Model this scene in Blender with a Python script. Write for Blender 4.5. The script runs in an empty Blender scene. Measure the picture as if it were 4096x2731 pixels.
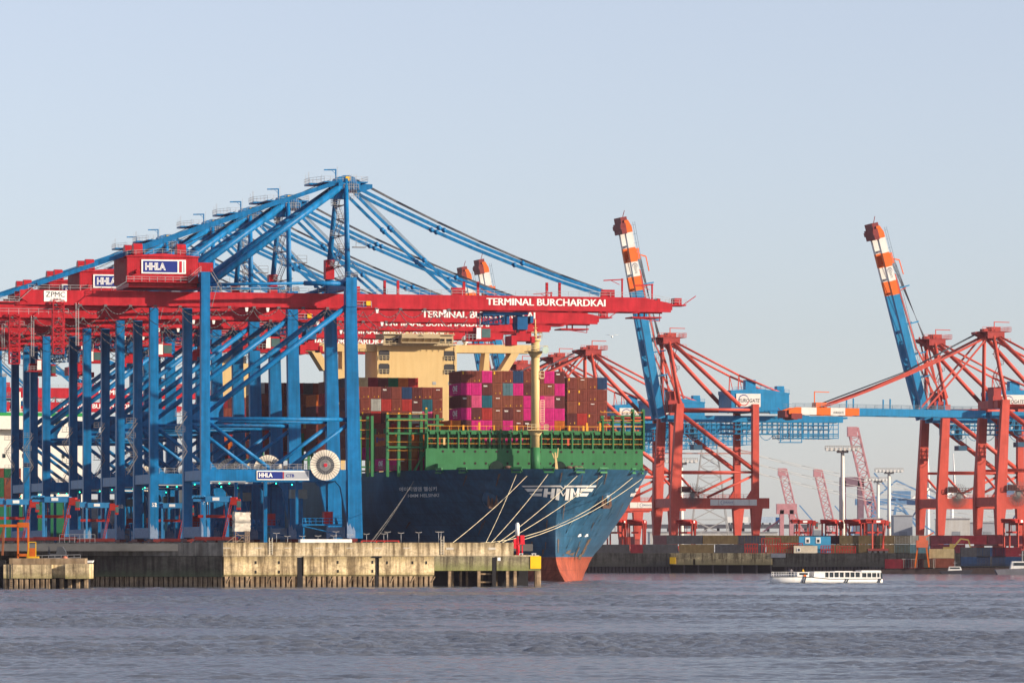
import bpy, math, random
import numpy as np
from mathutils import Vector, Matrix
random.seed(7)
S = bpy.context.scene
C = S.collection
R = math.radians
# ------------------------------------------------------------------ camera
FPX, HOR, CAMZ = 20311.0, 2200.0, 7.14       # focal length in photo pixels, horizon row, eye height
cam = bpy.data.objects.new('camera', bpy.data.cameras.new('camera'))
C.objects.link(cam); S.camera = cam
cam.data.sensor_width = 36; cam.data.lens = FPX / 4096 * 36
cam.data.shift_y = (HOR - 1365.5) / 4096
cam.data.clip_start = 1; cam.data.clip_end = 60000
cam.location = (0, 0, CAMZ); cam.rotation_euler = (R(90), 0, 0)
# ------------------------------------------------------------------ sky, sun, exposure
SUN_EL, SUN_AZ = 17.5, 72.0                   # azimuth measured from the camera side towards the right
w = bpy.data.worlds.new("World"); S.world = w; w.use_nodes = True
nt = w.node_tree
sky = nt.nodes.new('ShaderNodeTexSky'); sky.sky_type = 'NISHITA'; sky.sun_disc = False
sky.sun_elevation = R(SUN_EL); sky.sun_rotation = R(180 - SUN_AZ)
sky.air_density = 0.9; sky.dust_density = 0.35; sky.ozone_density = 4.0; sky.altitude = 0
bg = nt.nodes['Background']; bg.inputs['Strength'].default_value = 0.108
hs = nt.nodes.new('ShaderNodeHueSaturation'); hs.inputs['Saturation'].default_value = .5
tn = nt.nodes.new('ShaderNodeMixRGB'); tn.blend_type = 'MULTIPLY'; tn.inputs[0].default_value = 1; tn.inputs[2].default_value = (.95, .918, .96, 1)
nt.links.new(sky.outputs[0], hs.inputs['Color']); nt.links.new(hs.outputs[0], tn.inputs[1]); nt.links.new(tn.outputs[0], bg.inputs[0])
sun = bpy.data.objects.new('sun', bpy.data.lights.new('sun', 'SUN')); C.objects.link(sun)
sun.data.energy = 5.0; sun.data.angle = R(0.5); sun.data.color = (1.0, 0.85, 0.66)
ts = Vector((math.sin(R(SUN_AZ)) * math.cos(R(SUN_EL)), -math.cos(R(SUN_AZ)) * math.cos(R(SUN_EL)), math.sin(R(SUN_EL))))
sun.rotation_euler = ts.to_track_quat('Z', 'Y').to_euler(); sun.location = ts * 3000
S.view_settings.view_transform = 'Standard'; S.view_settings.look = 'None'
S.view_settings.exposure = 0.68; S.view_settings.gamma = 1.0
S.render.engine = 'CYCLES'
S.cycles.use_denoising = True; S.cycles.max_bounces = 6; S.cycles.volume_bounces = 1
S.cycles.diffuse_bounces = 3; S.cycles.glossy_bounces = 3
# ------------------------------------------------------------------ frames and helpers
ANG = R(14.4)
SA, CA = math.sin(ANG), math.cos(ANG)
def P(sx, sy, Y):                             # photo pixel + depth -> point
    return Vector(((sx - 2048) / FPX * Y, Y, CAMZ - (sy - HOR) / FPX * Y))
def X_at(sx, Y): return (sx - 2048) / FPX * Y
def Z_at(sy, Y): return CAMZ - (sy - HOR) / FPX * Y
def local(root, p):                           # world -> local of a root turned by ANG
    d = Vector(p) - Vector(root.location)
    return Vector((d.x * CA + d.y * SA, -d.x * SA + d.y * CA, d.z))
MATS = {}
def mat(name, rgb, rough=0.55, metal=0.0, var=0.18, scale=0.6, streak=0.0, dirt=None, emit=0.0, bump=0.0, spec=0.18):
    if name in MATS: return MATS[name]
    m = bpy.data.materials.new(name); m.use_nodes = True
    t = m.node_tree; b = t.nodes['Principled BSDF']
    b.inputs['Roughness'].default_value = rough; b.inputs['Metallic'].default_value = metal; b.inputs['Specular IOR Level'].default_value = spec
    if emit:
        b.inputs['Base Color'].default_value = (*rgb, 1)
        b.inputs['Emission Color'].default_value = (*rgb, 1); b.inputs['Emission Strength'].default_value = emit
        MATS[name] = m; return m
    tc = t.nodes.new('ShaderNodeTexCoord')
    n = t.nodes.new('ShaderNodeTexNoise'); n.inputs['Scale'].default_value = scale; n.inputs['Detail'].default_value = 6
    n.inputs['Roughness'].default_value = 0.65
    t.links.new(tc.outputs['Object'], n.inputs['Vector'])
    r = t.nodes.new('ShaderNodeValToRGB')
    r.color_ramp.elements[0].position = 0.3; r.color_ramp.elements[1].position = 0.7
    lo = [c * (1 - var) for c in rgb]; hi = [min(1, c * (1 + var * 0.7) + 0.02 * var) for c in rgb]
    if dirt: lo = [a * .55 + d * .45 for a, d in zip(lo, dirt)]
    r.color_ramp.elements[0].color = (*lo, 1); r.color_ramp.elements[1].color = (*hi, 1)
    t.links.new(n.outputs['Fac'], r.inputs['Fac'])
    out = r.outputs['Color']
    if streak:
        mp = t.nodes.new('ShaderNodeMapping'); mp.inputs['Scale'].default_value = (1.3, 1.3, 0.07)
        n2 = t.nodes.new('ShaderNodeTexNoise'); n2.inputs['Scale'].default_value = 1.0; n2.inputs['Detail'].default_value = 5
        t.links.new(tc.outputs['Object'], mp.inputs['Vector']); t.links.new(mp.outputs[0], n2.inputs['Vector'])
        r2 = t.nodes.new('ShaderNodeValToRGB')
        r2.color_ramp.elements[0].position = 0.36; r2.color_ramp.elements[1].position = 0.62
        k = 1 - streak; d = dirt or (k, k, k)
        r2.color_ramp.elements[0].color = (k, k * .97, k * .93, 1); r2.color_ramp.elements[1].color = (1, 1, 1, 1)
        t.links.new(n2.outputs['Fac'], r2.inputs['Fac'])
        mx = t.nodes.new('ShaderNodeMixRGB'); mx.blend_type = 'MULTIPLY'; mx.inputs[0].default_value = 1
        t.links.new(out, mx.inputs[1]); t.links.new(r2.outputs[0], mx.inputs[2]); out = mx.outputs[0]
    t.links.new(out, b.inputs['Base Color'])
    if bump:
        bn = t.nodes.new('ShaderNodeBump'); bn.inputs['Strength'].default_value = bump; bn.inputs['Distance'].default_value = 0.15
        t.links.new(n.outputs['Fac'], bn.inputs['Height']); t.links.new(bn.outputs[0], b.inputs['Normal'])
    MATS[name] = m
    return m
class MB:                                     # collects shapes, builds ONE mesh object
    def __init__(s): s.v = []; s.f = []; s.sm = []; s.mi = []; s.cur = 0
    def face(s, idx, smooth=False): s.f.append(tuple(idx)); s.sm.append(smooth); s.mi.append(s.cur)
    def add(s, vs, fs, smooth=False):
        o = len(s.v); s.v += [tuple(p) for p in vs]
        for f in fs: s.face([i + o for i in f], smooth)
    def box(s, x0, x1, y0, y1, z0, z1):
        s.add([(x0,y0,z0),(x1,y0,z0),(x1,y1,z0),(x0,y1,z0),(x0,y0,z1),(x1,y0,z1),(x1,y1,z1),(x0,y1,z1)],
              [(0,3,2,1),(4,5,6,7),(0,1,5,4),(1,2,6,5),(2,3,7,6),(3,0,4,7)])
        return s
    def loft(s, a, b):                        # two equal rings of points, capped
        n = len(a); o = len(s.v); s.v += [tuple(p) for p in a] + [tuple(p) for p in b]
        for i in range(n):
            j = (i + 1) % n; s.face((o+i, o+j, o+n+j, o+n+i))
        s.face([o + i for i in reversed(range(n))]); s.face([o + n + i for i in range(n)])
        return s
    def taper(s, p, q, a, b):                 # box from p to q, half sizes a=(hx,hy) below and b above
        def ring(c, h): return [(c[0]-h[0],c[1]-h[1],c[2]),(c[0]+h[0],c[1]-h[1],c[2]),(c[0]+h[0],c[1]+h[1],c[2]),(c[0]-h[0],c[1]+h[1],c[2])]
        return s.loft(ring(p, a), ring(q, b))
    def bar(s, p, q, w, h=None):              # rectangular member
        h = h or w; p = Vector(p); q = Vector(q); d = (q - p).normalized()
        up = Vector((0,0,1)) if abs(d.z) < .95 else Vector((1,0,0))
        sd = d.cross(up).normalized(); up = sd.cross(d)
        r = [(-w/2,-h/2),(w/2,-h/2),(w/2,h/2),(-w/2,h/2)]
        return s.loft([p + sd*x + up*y for x, y in r], [q + sd*x + up*y for x, y in r])
    def tube(s, p, q, r, n=10, r2=None):
        p = Vector(p); q = Vector(q); d = (q - p)
        if d.length < 1e-6: return s
        d.normalize(); r2 = r if r2 is None else r2
        up = Vector((0,0,1)) if abs(d.z) < .95 else Vector((1,0,0))
        sd = d.cross(up).normalized(); up = sd.cross(d); o = len(s.v)
        for c, rr in ((p, r), (q, r2)):
            for i in range(n):
                a = 2*math.pi*i/n; s.v.append(tuple(c + sd*math.cos(a)*rr + up*math.sin(a)*rr))
        for i in range(n):
            j = (i+1) % n; s.face((o+i, o+j, o+n+j, o+n+i), True)
        s.face([o+i for i in reversed(range(n))]); s.face([o+n+i for i in range(n)])
        return s
    def path(s, pts, r, n=6):
        for a, b in zip(pts[:-1], pts[1:]): s.tube(a, b, r, n)
        return s
    def prism(s, poly, axis, a, b):           # outline in two coordinates pushed along the third
        def mk(p, t):
            return {'x': (t, p[0], p[1]), 'y': (p[0], t, p[1]), 'z': (p[0], p[1], t)}[axis]
        return s.loft([mk(p, a) for p in poly], [mk(p, b) for p in poly])
    def ball(s, c, r, n=8, m=6, sx=1, sy=1, sz=1):
        o = len(s.v)
        for i in range(m + 1):
            th = math.pi*i/m
            for j in range(n):
                ph = 2*math.pi*j/n
                s.v.append((c[0]+r*sx*math.sin(th)*math.cos(ph), c[1]+r*sy*math.sin(th)*math.sin(ph), c[2]+r*sz*math.cos(th)))
        for i in range(m):
            for j in range(n):
                k = (j+1) % n; s.face((o+i*n+j, o+(i+1)*n+j, o+(i+1)*n+k, o+i*n+k), True)
        return s
    def rail(s, pts, h=1.1, step=2.0, t=.07):
        for a, b in zip(pts[:-1], pts[1:]):
            a = Vector(a); b = Vector(b); L = (b-a).length; n = max(1, int(L/step))
            for z in (h, h*.5): s.bar(a + Vector((0,0,z)), b + Vector((0,0,z)), t)
            for i in range(n+1):
                p = a.lerp(b, i/n); s.bar(p, p + Vector((0,0,h)), t)
        return s
    def truss(s, a, b, side, up, w, h, n, t=.14, dg=.1):   # lattice box girder from a to b
        a = Vector(a); b = Vector(b); side = Vector(side)*w/2; up = Vector(up)*h/2
        cs = [(-1,-1),(1,-1),(1,1),(-1,1)]
        pt = lambda k, c: a.lerp(b, k/n) + side*c[0] + up*c[1]
        for c in cs: s.bar(pt(0,c), pt(n,c), t)
        for k in range(n+1):
            for i in range(4): s.bar(pt(k,cs[i]), pt(k,cs[(i+1)%4]), dg)
        for k in range(n):
            for i in range(4):
                c, d = cs[i], cs[(i+1)%4]
                if k % 2: c, d = d, c
                s.bar(pt(k,c), pt(k+1,d), dg)
        return s
    def build(s, name, m, parent=None, loc=None):
        me = bpy.data.meshes.new(name); me.from_pydata(s.v, [], s.f)
        for mm in (m if isinstance(m, (list, tuple)) else [m]): me.materials.append(mm)
        me.polygons.foreach_set('use_smooth', s.sm); me.polygons.foreach_set('material_index', s.mi)
        me.update()
        o = bpy.data.objects.new(name, me); C.objects.link(o)
        if parent: o.parent = parent
        if loc: o.location = loc
        return o
def tag(o, label=None, cat=None, group=None, kind=None):
    if label: o['label'] = label
    if cat: o['category'] = cat
    if group: o['group'] = group
    if kind: o['kind'] = kind
    return o
def thing(name, label, cat, loc, rz=0.0, group=None):
    o = bpy.data.objects.new(name, None); C.objects.link(o); o.empty_display_size = 2
    o.location = loc; o.rotation_euler = (0, 0, rz)
    return tag(o, label, cat, group)
def kids(o): return [c for c in KIDCACHE() if c.parent == o]
def KIDCACHE(): return list(C.objects)
def copy_tree(src):
    allo = list(C.objects); ch = {}
    for o in allo:
        if o.parent: ch.setdefault(o.parent, []).append(o)
    def rec(o, par):
        c = o.copy(); C.objects.link(c)
        if par: c.parent = par
        for k in ch.get(o, []): rec(k, c)
        return c
    return rec(src, None)
def find(root, name):
    return [o for o in C.objects if o.parent == root and o.name.split('.')[0] == name]
TXT = {}
def text_geo(body, bold=0.0, spacing=1.0):    # outline of a text as flat mesh, cap height 1, starts at x=0
    key = (body, bold, spacing)
    if key in TXT: return TXT[key]
    cu = bpy.data.curves.new('t', 'FONT'); cu.body = body; cu.size = 1; cu.offset = bold; cu.space_character = spacing
    cu.resolution_u = 3; cu.fill_mode = 'BOTH'
    ob = bpy.data.objects.new('t', cu); C.objects.link(ob)
    dg = bpy.context.evaluated_depsgraph_get(); dg.update()
    me = ob.evaluated_get(dg).to_mesh()
    vs = [tuple(v.co) for v in me.vertices]; fs = [tuple(p.vertices) for p in me.polygons]
    ob.evaluated_get(dg).to_mesh_clear(); bpy.data.objects.remove(ob); bpy.data.curves.remove(cu)
    xs = [v[0] for v in vs]; ys = [v[1] for v in vs]
    x0, y0, hh = min(xs), min(ys), max(ys) - min(ys)
    vs = [((v[0]-x0)/hh, (v[1]-y0)/hh) for v in vs]
    TXT[key] = (vs, fs, (max(xs)-x0)/hh); return TXT[key]
def write(mb, body, org, right, up, height, width=None, bold=0.0, spacing=1.0, depth=0.03, heavy=0.0):
    vs, fs, wd = text_geo(body, bold, spacing)
    org, right, up = Vector(org), Vector(right).normalized(), Vector(up).normalized()
    kx = (width / wd) if width else height
    nrm = right.cross(up)
    mb.add([org + right*(x*kx) + up*(y*height) + nrm*depth for x, y in vs], fs)
    if heavy:
        for i, d in enumerate((heavy*.5, heavy)): mb.add([org + right*(x*kx + d*height) + up*(y*height) + nrm*(depth+.012*(i+1)) for x, y in vs], fs)
    return wd * kx
# ------------------------------------------------------------------ paints
M_blue = mat('blue crane paint', (0.0, 0.145, 0.37), .42, var=.22, scale=.45, streak=.26)
M_red = mat('red crane paint', (0.44, 0.015, 0.026), .45, var=.2, scale=.4, streak=.2)
M_grey = mat('galvanised steel', (0.36, 0.36, 0.37), .5, .3)
M_dark = mat('dark steel', (0.03, 0.035, 0.045), .6)
M_wire = mat('steel wire', (0.10, 0.11, 0.13), .5)
M_white = mat('white paint', (0.84, 0.83, 0.80), .5, var=.08, streak=.06)
M_navy = mat('navy sign blue', (0.015, 0.03, 0.20), .5, var=.05)
M_signred = mat('sign red', (0.45, 0.02, 0.04), .5, var=.05)
M_signgrey = mat('sign grey', (0.36, 0.38, 0.42), .5, var=.05)
M_yellow = mat('yellow paint', (0.75, 0.42, 0.02), .5)
M_glass = mat('dark window glass', (0.02, 0.03, 0.035), .12, spec=.5)
M_green_lamp = mat('green signal lamp', (0.02, 0.9, 0.45), emit=3.0)
M_pale = mat('worn primer patches', (0.17, 0.24, 0.36), .7, var=.25, scale=1.2)
M_orange = mat('orange paint', (0.62, 0.13, 0.015), .5, streak=.12)
# ------------------------------------------------------------------ water
def water():
    rows = list(np.arange(228, 520, .17)) + list(np.arange(520, 800, .30)) + list(np.arange(800, 1180, .6)) + list(np.arange(1180, 1500, 2.5)) + list(np.arange(1500, 2600, 12)) + [2800, 3400, 4500, 6000]
    rows = [-400.0, 20.0, 120.0] + rows
    dense = np.linspace(-.16, .16, 640)
    side = [.17, .18, .2, .24, .3, .45]
    tans = np.array([-s for s in reversed(side)] + list(dense) + side)
    Y = np.array(rows)[:, None] * np.ones(len(tans))[None, :]
    X = np.maximum(np.abs(Y), 60) * tans[None, :]
    X[0] *= 3; X[1] *= 3
    Xf, Yf = X.astype('f'), Y.astype('f')
    step = np.gradient(np.array(rows))[:, None].astype('f')
    rng = np.random.RandomState(3)
    Z = np.zeros_like(Xf)
    for i in range(54):
        lam = .7 * (6.5/.7) ** rng.rand(); th = rng.normal(1.8, .6); k = 2*math.pi/lam
        ph = rng.rand()*6.28
        a = .0074*lam**.85
        wgt = np.clip((lam/step - 2)/2, 0, 1)
        arg = (k*math.cos(th))*Xf + (k*math.sin(th))*Yf + np.float32(ph)
        sn = np.sin(arg); Z += (a*wgt)*(sn + .35*(1 - 2*sn*sn))
    gust = np.zeros_like(X)
    for i in range(9):
        lam = 22 + 120*rng.rand(); th = rng.rand()*3.1; gust += np.sin((X*math.cos(th)*.5 + Y*math.sin(th)*1.0)*6.28/lam + rng.rand()*6.28)
    gust = .86 + .58*np.tanh(gust*.75)
    Z *= gust
    fade = np.clip((1700 - Y)/600, 0.0, 1)*np.clip((Y-200)/40, 0, 1)*np.clip((.17-np.abs(tans[None, :]))/.01, 0, 1)
    Z *= fade
    n, mcol = X.shape
    me = bpy.data.meshes.new('river_water')
    co = np.stack([X, Y, Z], -1).reshape(-1, 3).astype('f')
    me.vertices.add(n*mcol); me.vertices.foreach_set('co', co.ravel())
    i, j = np.meshgrid(np.arange(n-1), np.arange(mcol-1), indexing='ij')
    a = (i*mcol + j).ravel(); q = np.stack([a, a+1, a+mcol+1, a+mcol], -1).astype('i')
    nf = len(a); me.loops.add(nf*4); me.loops.foreach_set('vertex_index', q.ravel())
    me.polygons.add(nf); me.polygons.foreach_set('loop_start', np.arange(0, nf*4, 4).astype('i'))
    me.polygons.foreach_set('use_smooth', np.ones(nf, bool)); me.update(calc_edges=True)
    m = bpy.data.materials.new('river water'); m.use_nodes = True; t = m.node_tree; b = t.nodes['Principled BSDF']
    b.inputs['Base Color'].default_value = (0.100, 0.112, 0.142, 1)
    b.inputs['Roughness'].default_value = .10; b.inputs['IOR'].default_value = 1.33
    tc = t.nodes.new('ShaderNodeTexCoord')
    nz = t.nodes.new('ShaderNodeTexNoise'); nz.inputs['Scale'].default_value = 3.0; nz.inputs['Detail'].default_value = 6; nz.inputs['Roughness'].default_value = .72
    mp = t.nodes.new('ShaderNodeMapping'); mp.inputs['Scale'].default_value = (1, .8, 1)
    t.links.new(tc.outputs['Object'], mp.inputs[0]); t.links.new(mp.outputs[0], nz.inputs['Vector'])
    bn = t.nodes.new('ShaderNodeBump'); bn.inputs['Strength'].default_value = 1.0; bn.inputs['Distance'].default_value = .12
    t.links.new(nz.outputs['Fac'], bn.inputs['Height']); t.links.new(bn.outputs[0], b.inputs['Normal'])
    me.materials.append(m)
    o = bpy.data.objects.new('river_water', me); C.objects.link(o); tag(o, kind='structure')
water()
# ------------------------------------------------------------------ the left terminal: ground and concrete wall
QZ = 8.4
CR0 = Vector((-54.7, 1140.1, QZ))              # frame of the first crane: x along its boom, y away along the quay
def W(u, v, z=0.0): return Vector((CR0.x + u*CA - v*SA, CR0.y + u*SA + v*CA, z))
def uv(p): d = Vector(p) - CR0; return (d.x*CA + d.y*SA, -d.x*SA + d.y*CA)
M_ground = mat('terminal paving', (0.10, 0.10, 0.10), .85, var=.3, scale=.15)
g = MB()
pts = [W(23.0, -147), W(23.0, 1500), W(-700, 1500), W(-700, -120), W(-75, -140), W(-38, -147)]
g.loft([(p.x, p.y, 7.0) for p in pts], [(p.x, p.y, QZ) for p in pts])
tag(g.build('terminal_ground', M_ground), kind='structure')
def concrete(name, base, alg, zlo, zhi, top=None):
    m = bpy.data.materials.new(name); m.use_nodes = True; t = m.node_tree; b = t.nodes['Principled BSDF']
    b.inputs['Roughness'].default_value = .9
    L = t.links.new
    tc = t.nodes.new('ShaderNodeTexCoord')
    def noise(sc, vec, det=6):
        mp = t.nodes.new('ShaderNodeMapping'); mp.inputs['Scale'].default_value = sc
        n = t.nodes.new('ShaderNodeTexNoise'); n.inputs['Scale'].default_value = 1; n.inputs['Detail'].default_value = det; n.inputs['Roughness'].default_value = .65
        L(tc.outputs['Object'], mp.inputs[0]); L(mp.outputs[0], n.inputs['Vector']); return n
    def ramp(src, p0, c0, p1, c1):
        r = t.nodes.new('ShaderNodeValToRGB'); e = r.color_ramp.elements
        e[0].position, e[1].position = p0, p1; e[0].color, e[1].color = (*c0, 1), (*c1, 1); L(src, r.inputs[0]); return r.outputs[0]
    def mul(a, c, typ='MULTIPLY', f=1):
        x = t.nodes.new('ShaderNodeMixRGB'); x.blend_type = typ; x.inputs[0].default_value = f; L(a, x.inputs[1]); L(c, x.inputs[2]); return x
    n1 = noise((.35, .35, .8), 0); n2 = noise((1.1, 1.1, .10), 0); n3 = noise((2.5, 2.5, 2.5), 0)
    col = ramp(n1.outputs[0], .32, [c*.50 for c in base], .68, [c*1.2 for c in base])
    st = ramp(n2.outputs[0], .38, (.30, .27, .22), .60, (1.12, 1.10, 1.05))
    c2 = mul(col, st).outputs[0]
    fine = ramp(n3.outputs[0], .3, (.62, .60, .56), .7, (1.15, 1.15, 1.15)); c3 = mul(c2, fine).outputs[0]
    sep = t.nodes.new('ShaderNodeSeparateXYZ'); L(tc.outputs['Object'], sep.inputs[0])
    if top:                                    # grime running down from the upper edge
        m2 = t.nodes.new('ShaderNodeMapRange'); m2.inputs[1].default_value = top[0]; m2.inputs[2].default_value = top[1]; L(sep.outputs[2], m2.inputs[0])
        a2 = t.nodes.new('ShaderNodeMath'); a2.operation = 'MULTIPLY_ADD'; a2.inputs[1].default_value = 1.7; L(n1.outputs[0], a2.inputs[0]); L(m2.outputs[0], a2.inputs[2])
        b2 = t.nodes.new('ShaderNodeMath'); b2.operation = 'SUBTRACT'; b2.inputs[1].default_value = .95; L(a2.outputs[0], b2.inputs[0])
        k2 = t.nodes.new('ShaderNodeClamp'); L(b2.outputs[0], k2.inputs[0])
        g2 = t.nodes.new('ShaderNodeMixRGB'); g2.blend_type = 'MULTIPLY'; L(k2.outputs[0], g2.inputs[0]); L(c3, g2.inputs[1]); g2.inputs[2].default_value = (.42, .40, .30, 1); c3 = g2.outputs[0]
    mr = t.nodes.new('ShaderNodeMapRange'); mr.inputs[1].default_value = zlo; mr.inputs[2].default_value = zhi; mr.inputs[3].default_value = 1; mr.inputs[4].default_value = 0
    L(sep.outputs[2], mr.inputs[0])
    ad = t.nodes.new('ShaderNodeMath'); ad.operation = 'MULTIPLY_ADD'; ad.inputs[1].default_value = 1.5; L(n2.outputs[0], ad.inputs[0])
    sb = t.nodes.new('ShaderNodeMath'); sb.operation = 'SUBTRACT'; sb.inputs[1].default_value = .75
    L(mr.outputs[0], ad.inputs[2]); L(ad.outputs[0], sb.inputs[0])
    cl = t.nodes.new('ShaderNodeClamp'); L(sb.outputs[0], cl.inputs[0])
    x = t.nodes.new('ShaderNodeMixRGB'); L(cl.outputs[0], x.inputs[0]); L(c3, x.inputs[1]); x.inputs[2].default_value = (*alg, 1)
    L(x.outputs[0], b.inputs['Base Color'])
    bn = t.nodes.new('ShaderNodeBump'); bn.inputs['Strength'].default_value = .5; bn.inputs['Distance'].default_value = .06
    L(n3.outputs[0], bn.inputs['Height']); L(bn.outputs[0], b.inputs['Normal'])
    return m
M_conc = concrete('weathered concrete', (.86, .68, .43), (.27, .24, .07), 1.2, 3.1, (4.3, 6.0))
M_concup = concrete('upper concrete', (.78, .63, .42), (.46, .40, .29), 5.4, 6.6, (7.2, 8.9))
M_mossy = concrete('mossy concrete', (.34, .30, .20), (.17, .19, .04), 2.2, 5.2)
M_pile = concrete('rusty sheet pile', (.46, .33, .21), (.16, .12, .08), -.2, 1.0)
M_void = mat('gap shade black', (.012, .012, .014), .7)  # near-black fill: shade of gaps and recesses put into the colour
FRONT = -150.0
wall = thing('quay_wall', 'long weathered concrete quay wall of the near pier, sunlit at its right half', 'quay wall', W(0, FRONT, 0), ANG)
def ux(sx):                                    # photo column -> coordinate along the front wall
    k = (sx - 2048)/FPX; o = W(0, FRONT)       # o.x+u*CA = k*(o.y+u*SA)
    return (k*o.y - o.x)/(CA - k*SA)
u893, uEnd = ux(893), ux(2160)
def zz(sy): return Z_at(sy, 990)
p = MB(); xs = [ux(s) for s in (893, 955, 1063, 1168, 1278, 1377, 1476, 1557, 1672, 1712, 1901, 2055)]
for a, b in zip(xs[:-1], xs[1:]): p.box(a+.03, b-.03, 0, 4.2, 6.05, 8.67 + random.uniform(-.02, .02))
p.box(xs[0], uEnd-.1, .12, 4, 5.7, 8.5 if False else 6.2)
p.build('parapet', M_concup, wall)
for a, b, bot in ((893, 1186, 2.05), (1212, 1498, 2.05), (1514, 1734, 2.05)):
    q = MB(); x0, x1 = ux(a), ux(b)
    q.box(x0, x1, -.55, 2.6, bot+.35, 5.95); q.loft([(x0,-.55,bot+.35),(x1,-.55,bot+.35),(x1,2.6,bot+.35),(x0,2.6,bot+.35)], [(x0,-.2,bot),(x1,-.2,bot),(x1,2.4,bot),(x0,2.4,bot)])
    q.build('wall_panel', M_conc, wall)
for a, b in ((1735, 1966), (1984, 2160)):
    q = MB(); q.box(ux(a)+.05, ux(b), -.35, 2.6, 3.15, 5.95); q.build('wall_panel', M_mossy, wall)
q = MB()
for sx, sy in ((1021, 2248), (1114, 2248), (1021, 2286), (1114, 2286), (1349, 2247), (1488, 2247), (1350, 2283), (1488, 2283), (1546, 2249), (1648, 2249), (1703, 2249)):
    u = ux(sx); z = zz(sy); q.box(u-.13, u+.13, -.66, -.5, z-.28, z+.28)
q.build('recess', M_void, wall)  # black blocks on the wall face, coloured like shaded recesses
q = MB(); x = ux(893) + .6; k = 0
while x < ux(1734):
    q.prism([(x-.42, .1), (x-.3, -.25), (x+.3, -.25), (x+.42, .1), (x+.42, .5), (x-.42, .5)], 'z', -.6, 2.1)
    if k % 4 == 0: q.bar((x+.1, -.32, .9), (x+.75, -.32, 2.0), .18)
    x += 1.02; k += 1
for sx in (1798, 1915, 2030, 2060, 2145, 2157): q.box(ux(sx)-.3, ux(sx)+.3, -.2, .4, -.6, 3.2)
for sx in (1826, 1860, 1885, 1945, 2003): q.box(ux(sx)-.22, ux(sx)+.22, 3.4, 3.8, -.6, 3.2)
q.bar((ux(1915), .6, .9), (ux(1970), .6, .9), .3); q.bar((ux(1915), .6, 2.5), (ux(1970), .6, 2.5), .3)
q.build('sheet_pile', M_pile, wall)
q = MB(); q.box(ux(880), uEnd-1.2, 4.6, 5.0, -.6, 6.5); q.box(ux(1188), ux(1210), -.35, 2.7, 0, 5.8); q.box(ux(1500), ux(1512), -.35, 2.7, 0, 5.8); q.box(ux(1968), ux(1982), -.3, 2.7, -.3, 5.8)
q.box(ux(1486), ux(1524), -.75, -.3, 5.72, 6.0)
q.build('shade_backing', M_void, wall)
q = MB(); q.box(ux(2119), uEnd+.08, -.5, -.36, 3.55, 6.0); q.build('marker_panel', mat('yellow marker panel', (.80, .46, .01), .5, var=.12), wall)
q = MB(); q.box(ux(1988), ux(2000), -.43, -.36, 5.1, 5.75); q.build('notice_board', M_white, wall)
q = MB()                                       # recessed handles in the upper wall
for sx in (907, 1034, 1153, 1277, 1400, 1512, 1628): q.box(ux(sx)-.75, ux(sx)+.75, -.05, .1, 7.55, 7.68)
for sx in (1799, 1968): q.box(ux(sx)-.75, ux(sx)+.75, -.06, .1, 7.28, 7.7)
q.build('wall_handle', mat('pale concrete ledge', (.55, .5, .42), .9), wall)
for sx, zb, zt in ((1083, 6.3, 9.6), (1769, 6.3, 9.9)):
    q = MB(); u = ux(sx)
    for d in (-.3, .3):
        q.bar((u+d, -.14, zb), (u+d, -.14, zt), .09); q.bar((u+d, -.14, zt), (u+d, .9, zt-.7), .09)
    z = zb+.2
    while z < zt-.5: q.bar((u-.3, -.14, z), (u+.3, -.14, z), .06); z += .33
    q.build('ladder', mat('pale ladder paint', (.6, .55, .45), .6), wall)
# wall that turns away to the left, out of the sun
A = W(u893, FRONT, 0); phi = R(17)
wl = thing('quay_wall', 'shade-tone streaked concrete wall turning out of the sun, left of the lit wall', 'quay wall', A, 0)
wd = Vector((-math.cos(phi), math.sin(phi), 0)); wn = Vector((math.sin(phi), math.cos(phi), 0))
LW = 66
def wq(mb, a, b, d0, d1, z0, z1):
    q = [wd*a+wn*d0, wd*b+wn*d0, wd*b+wn*d1, wd*a+wn*d1]
    mb.loft([(p.x, p.y, z0) for p in reversed(q)], [(p.x, p.y, z1) for p in reversed(q)])
M_cdark = concrete('shade-tone streaked concrete', (.12, .11, .095), (.07, .10, .05), 1.4, 3.8)  # shade on this wall is put into a darker concrete tone
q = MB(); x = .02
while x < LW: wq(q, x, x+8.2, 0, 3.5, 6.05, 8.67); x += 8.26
q.build('parapet', mat('shade-tone parapet concrete', (.30, .275, .24), .9, var=.35, scale=.5, streak=.5, bump=.3), wl)  # parapet tone darkened for the same shade
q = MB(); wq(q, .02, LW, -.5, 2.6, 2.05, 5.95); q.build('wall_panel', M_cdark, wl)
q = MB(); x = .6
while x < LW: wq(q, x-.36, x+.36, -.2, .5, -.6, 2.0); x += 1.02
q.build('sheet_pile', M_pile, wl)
q = MB(); wq(q, -1, LW, .9, 1.2, -.6, 6.3); q.build('shade_backing', M_void, wl)
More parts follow.
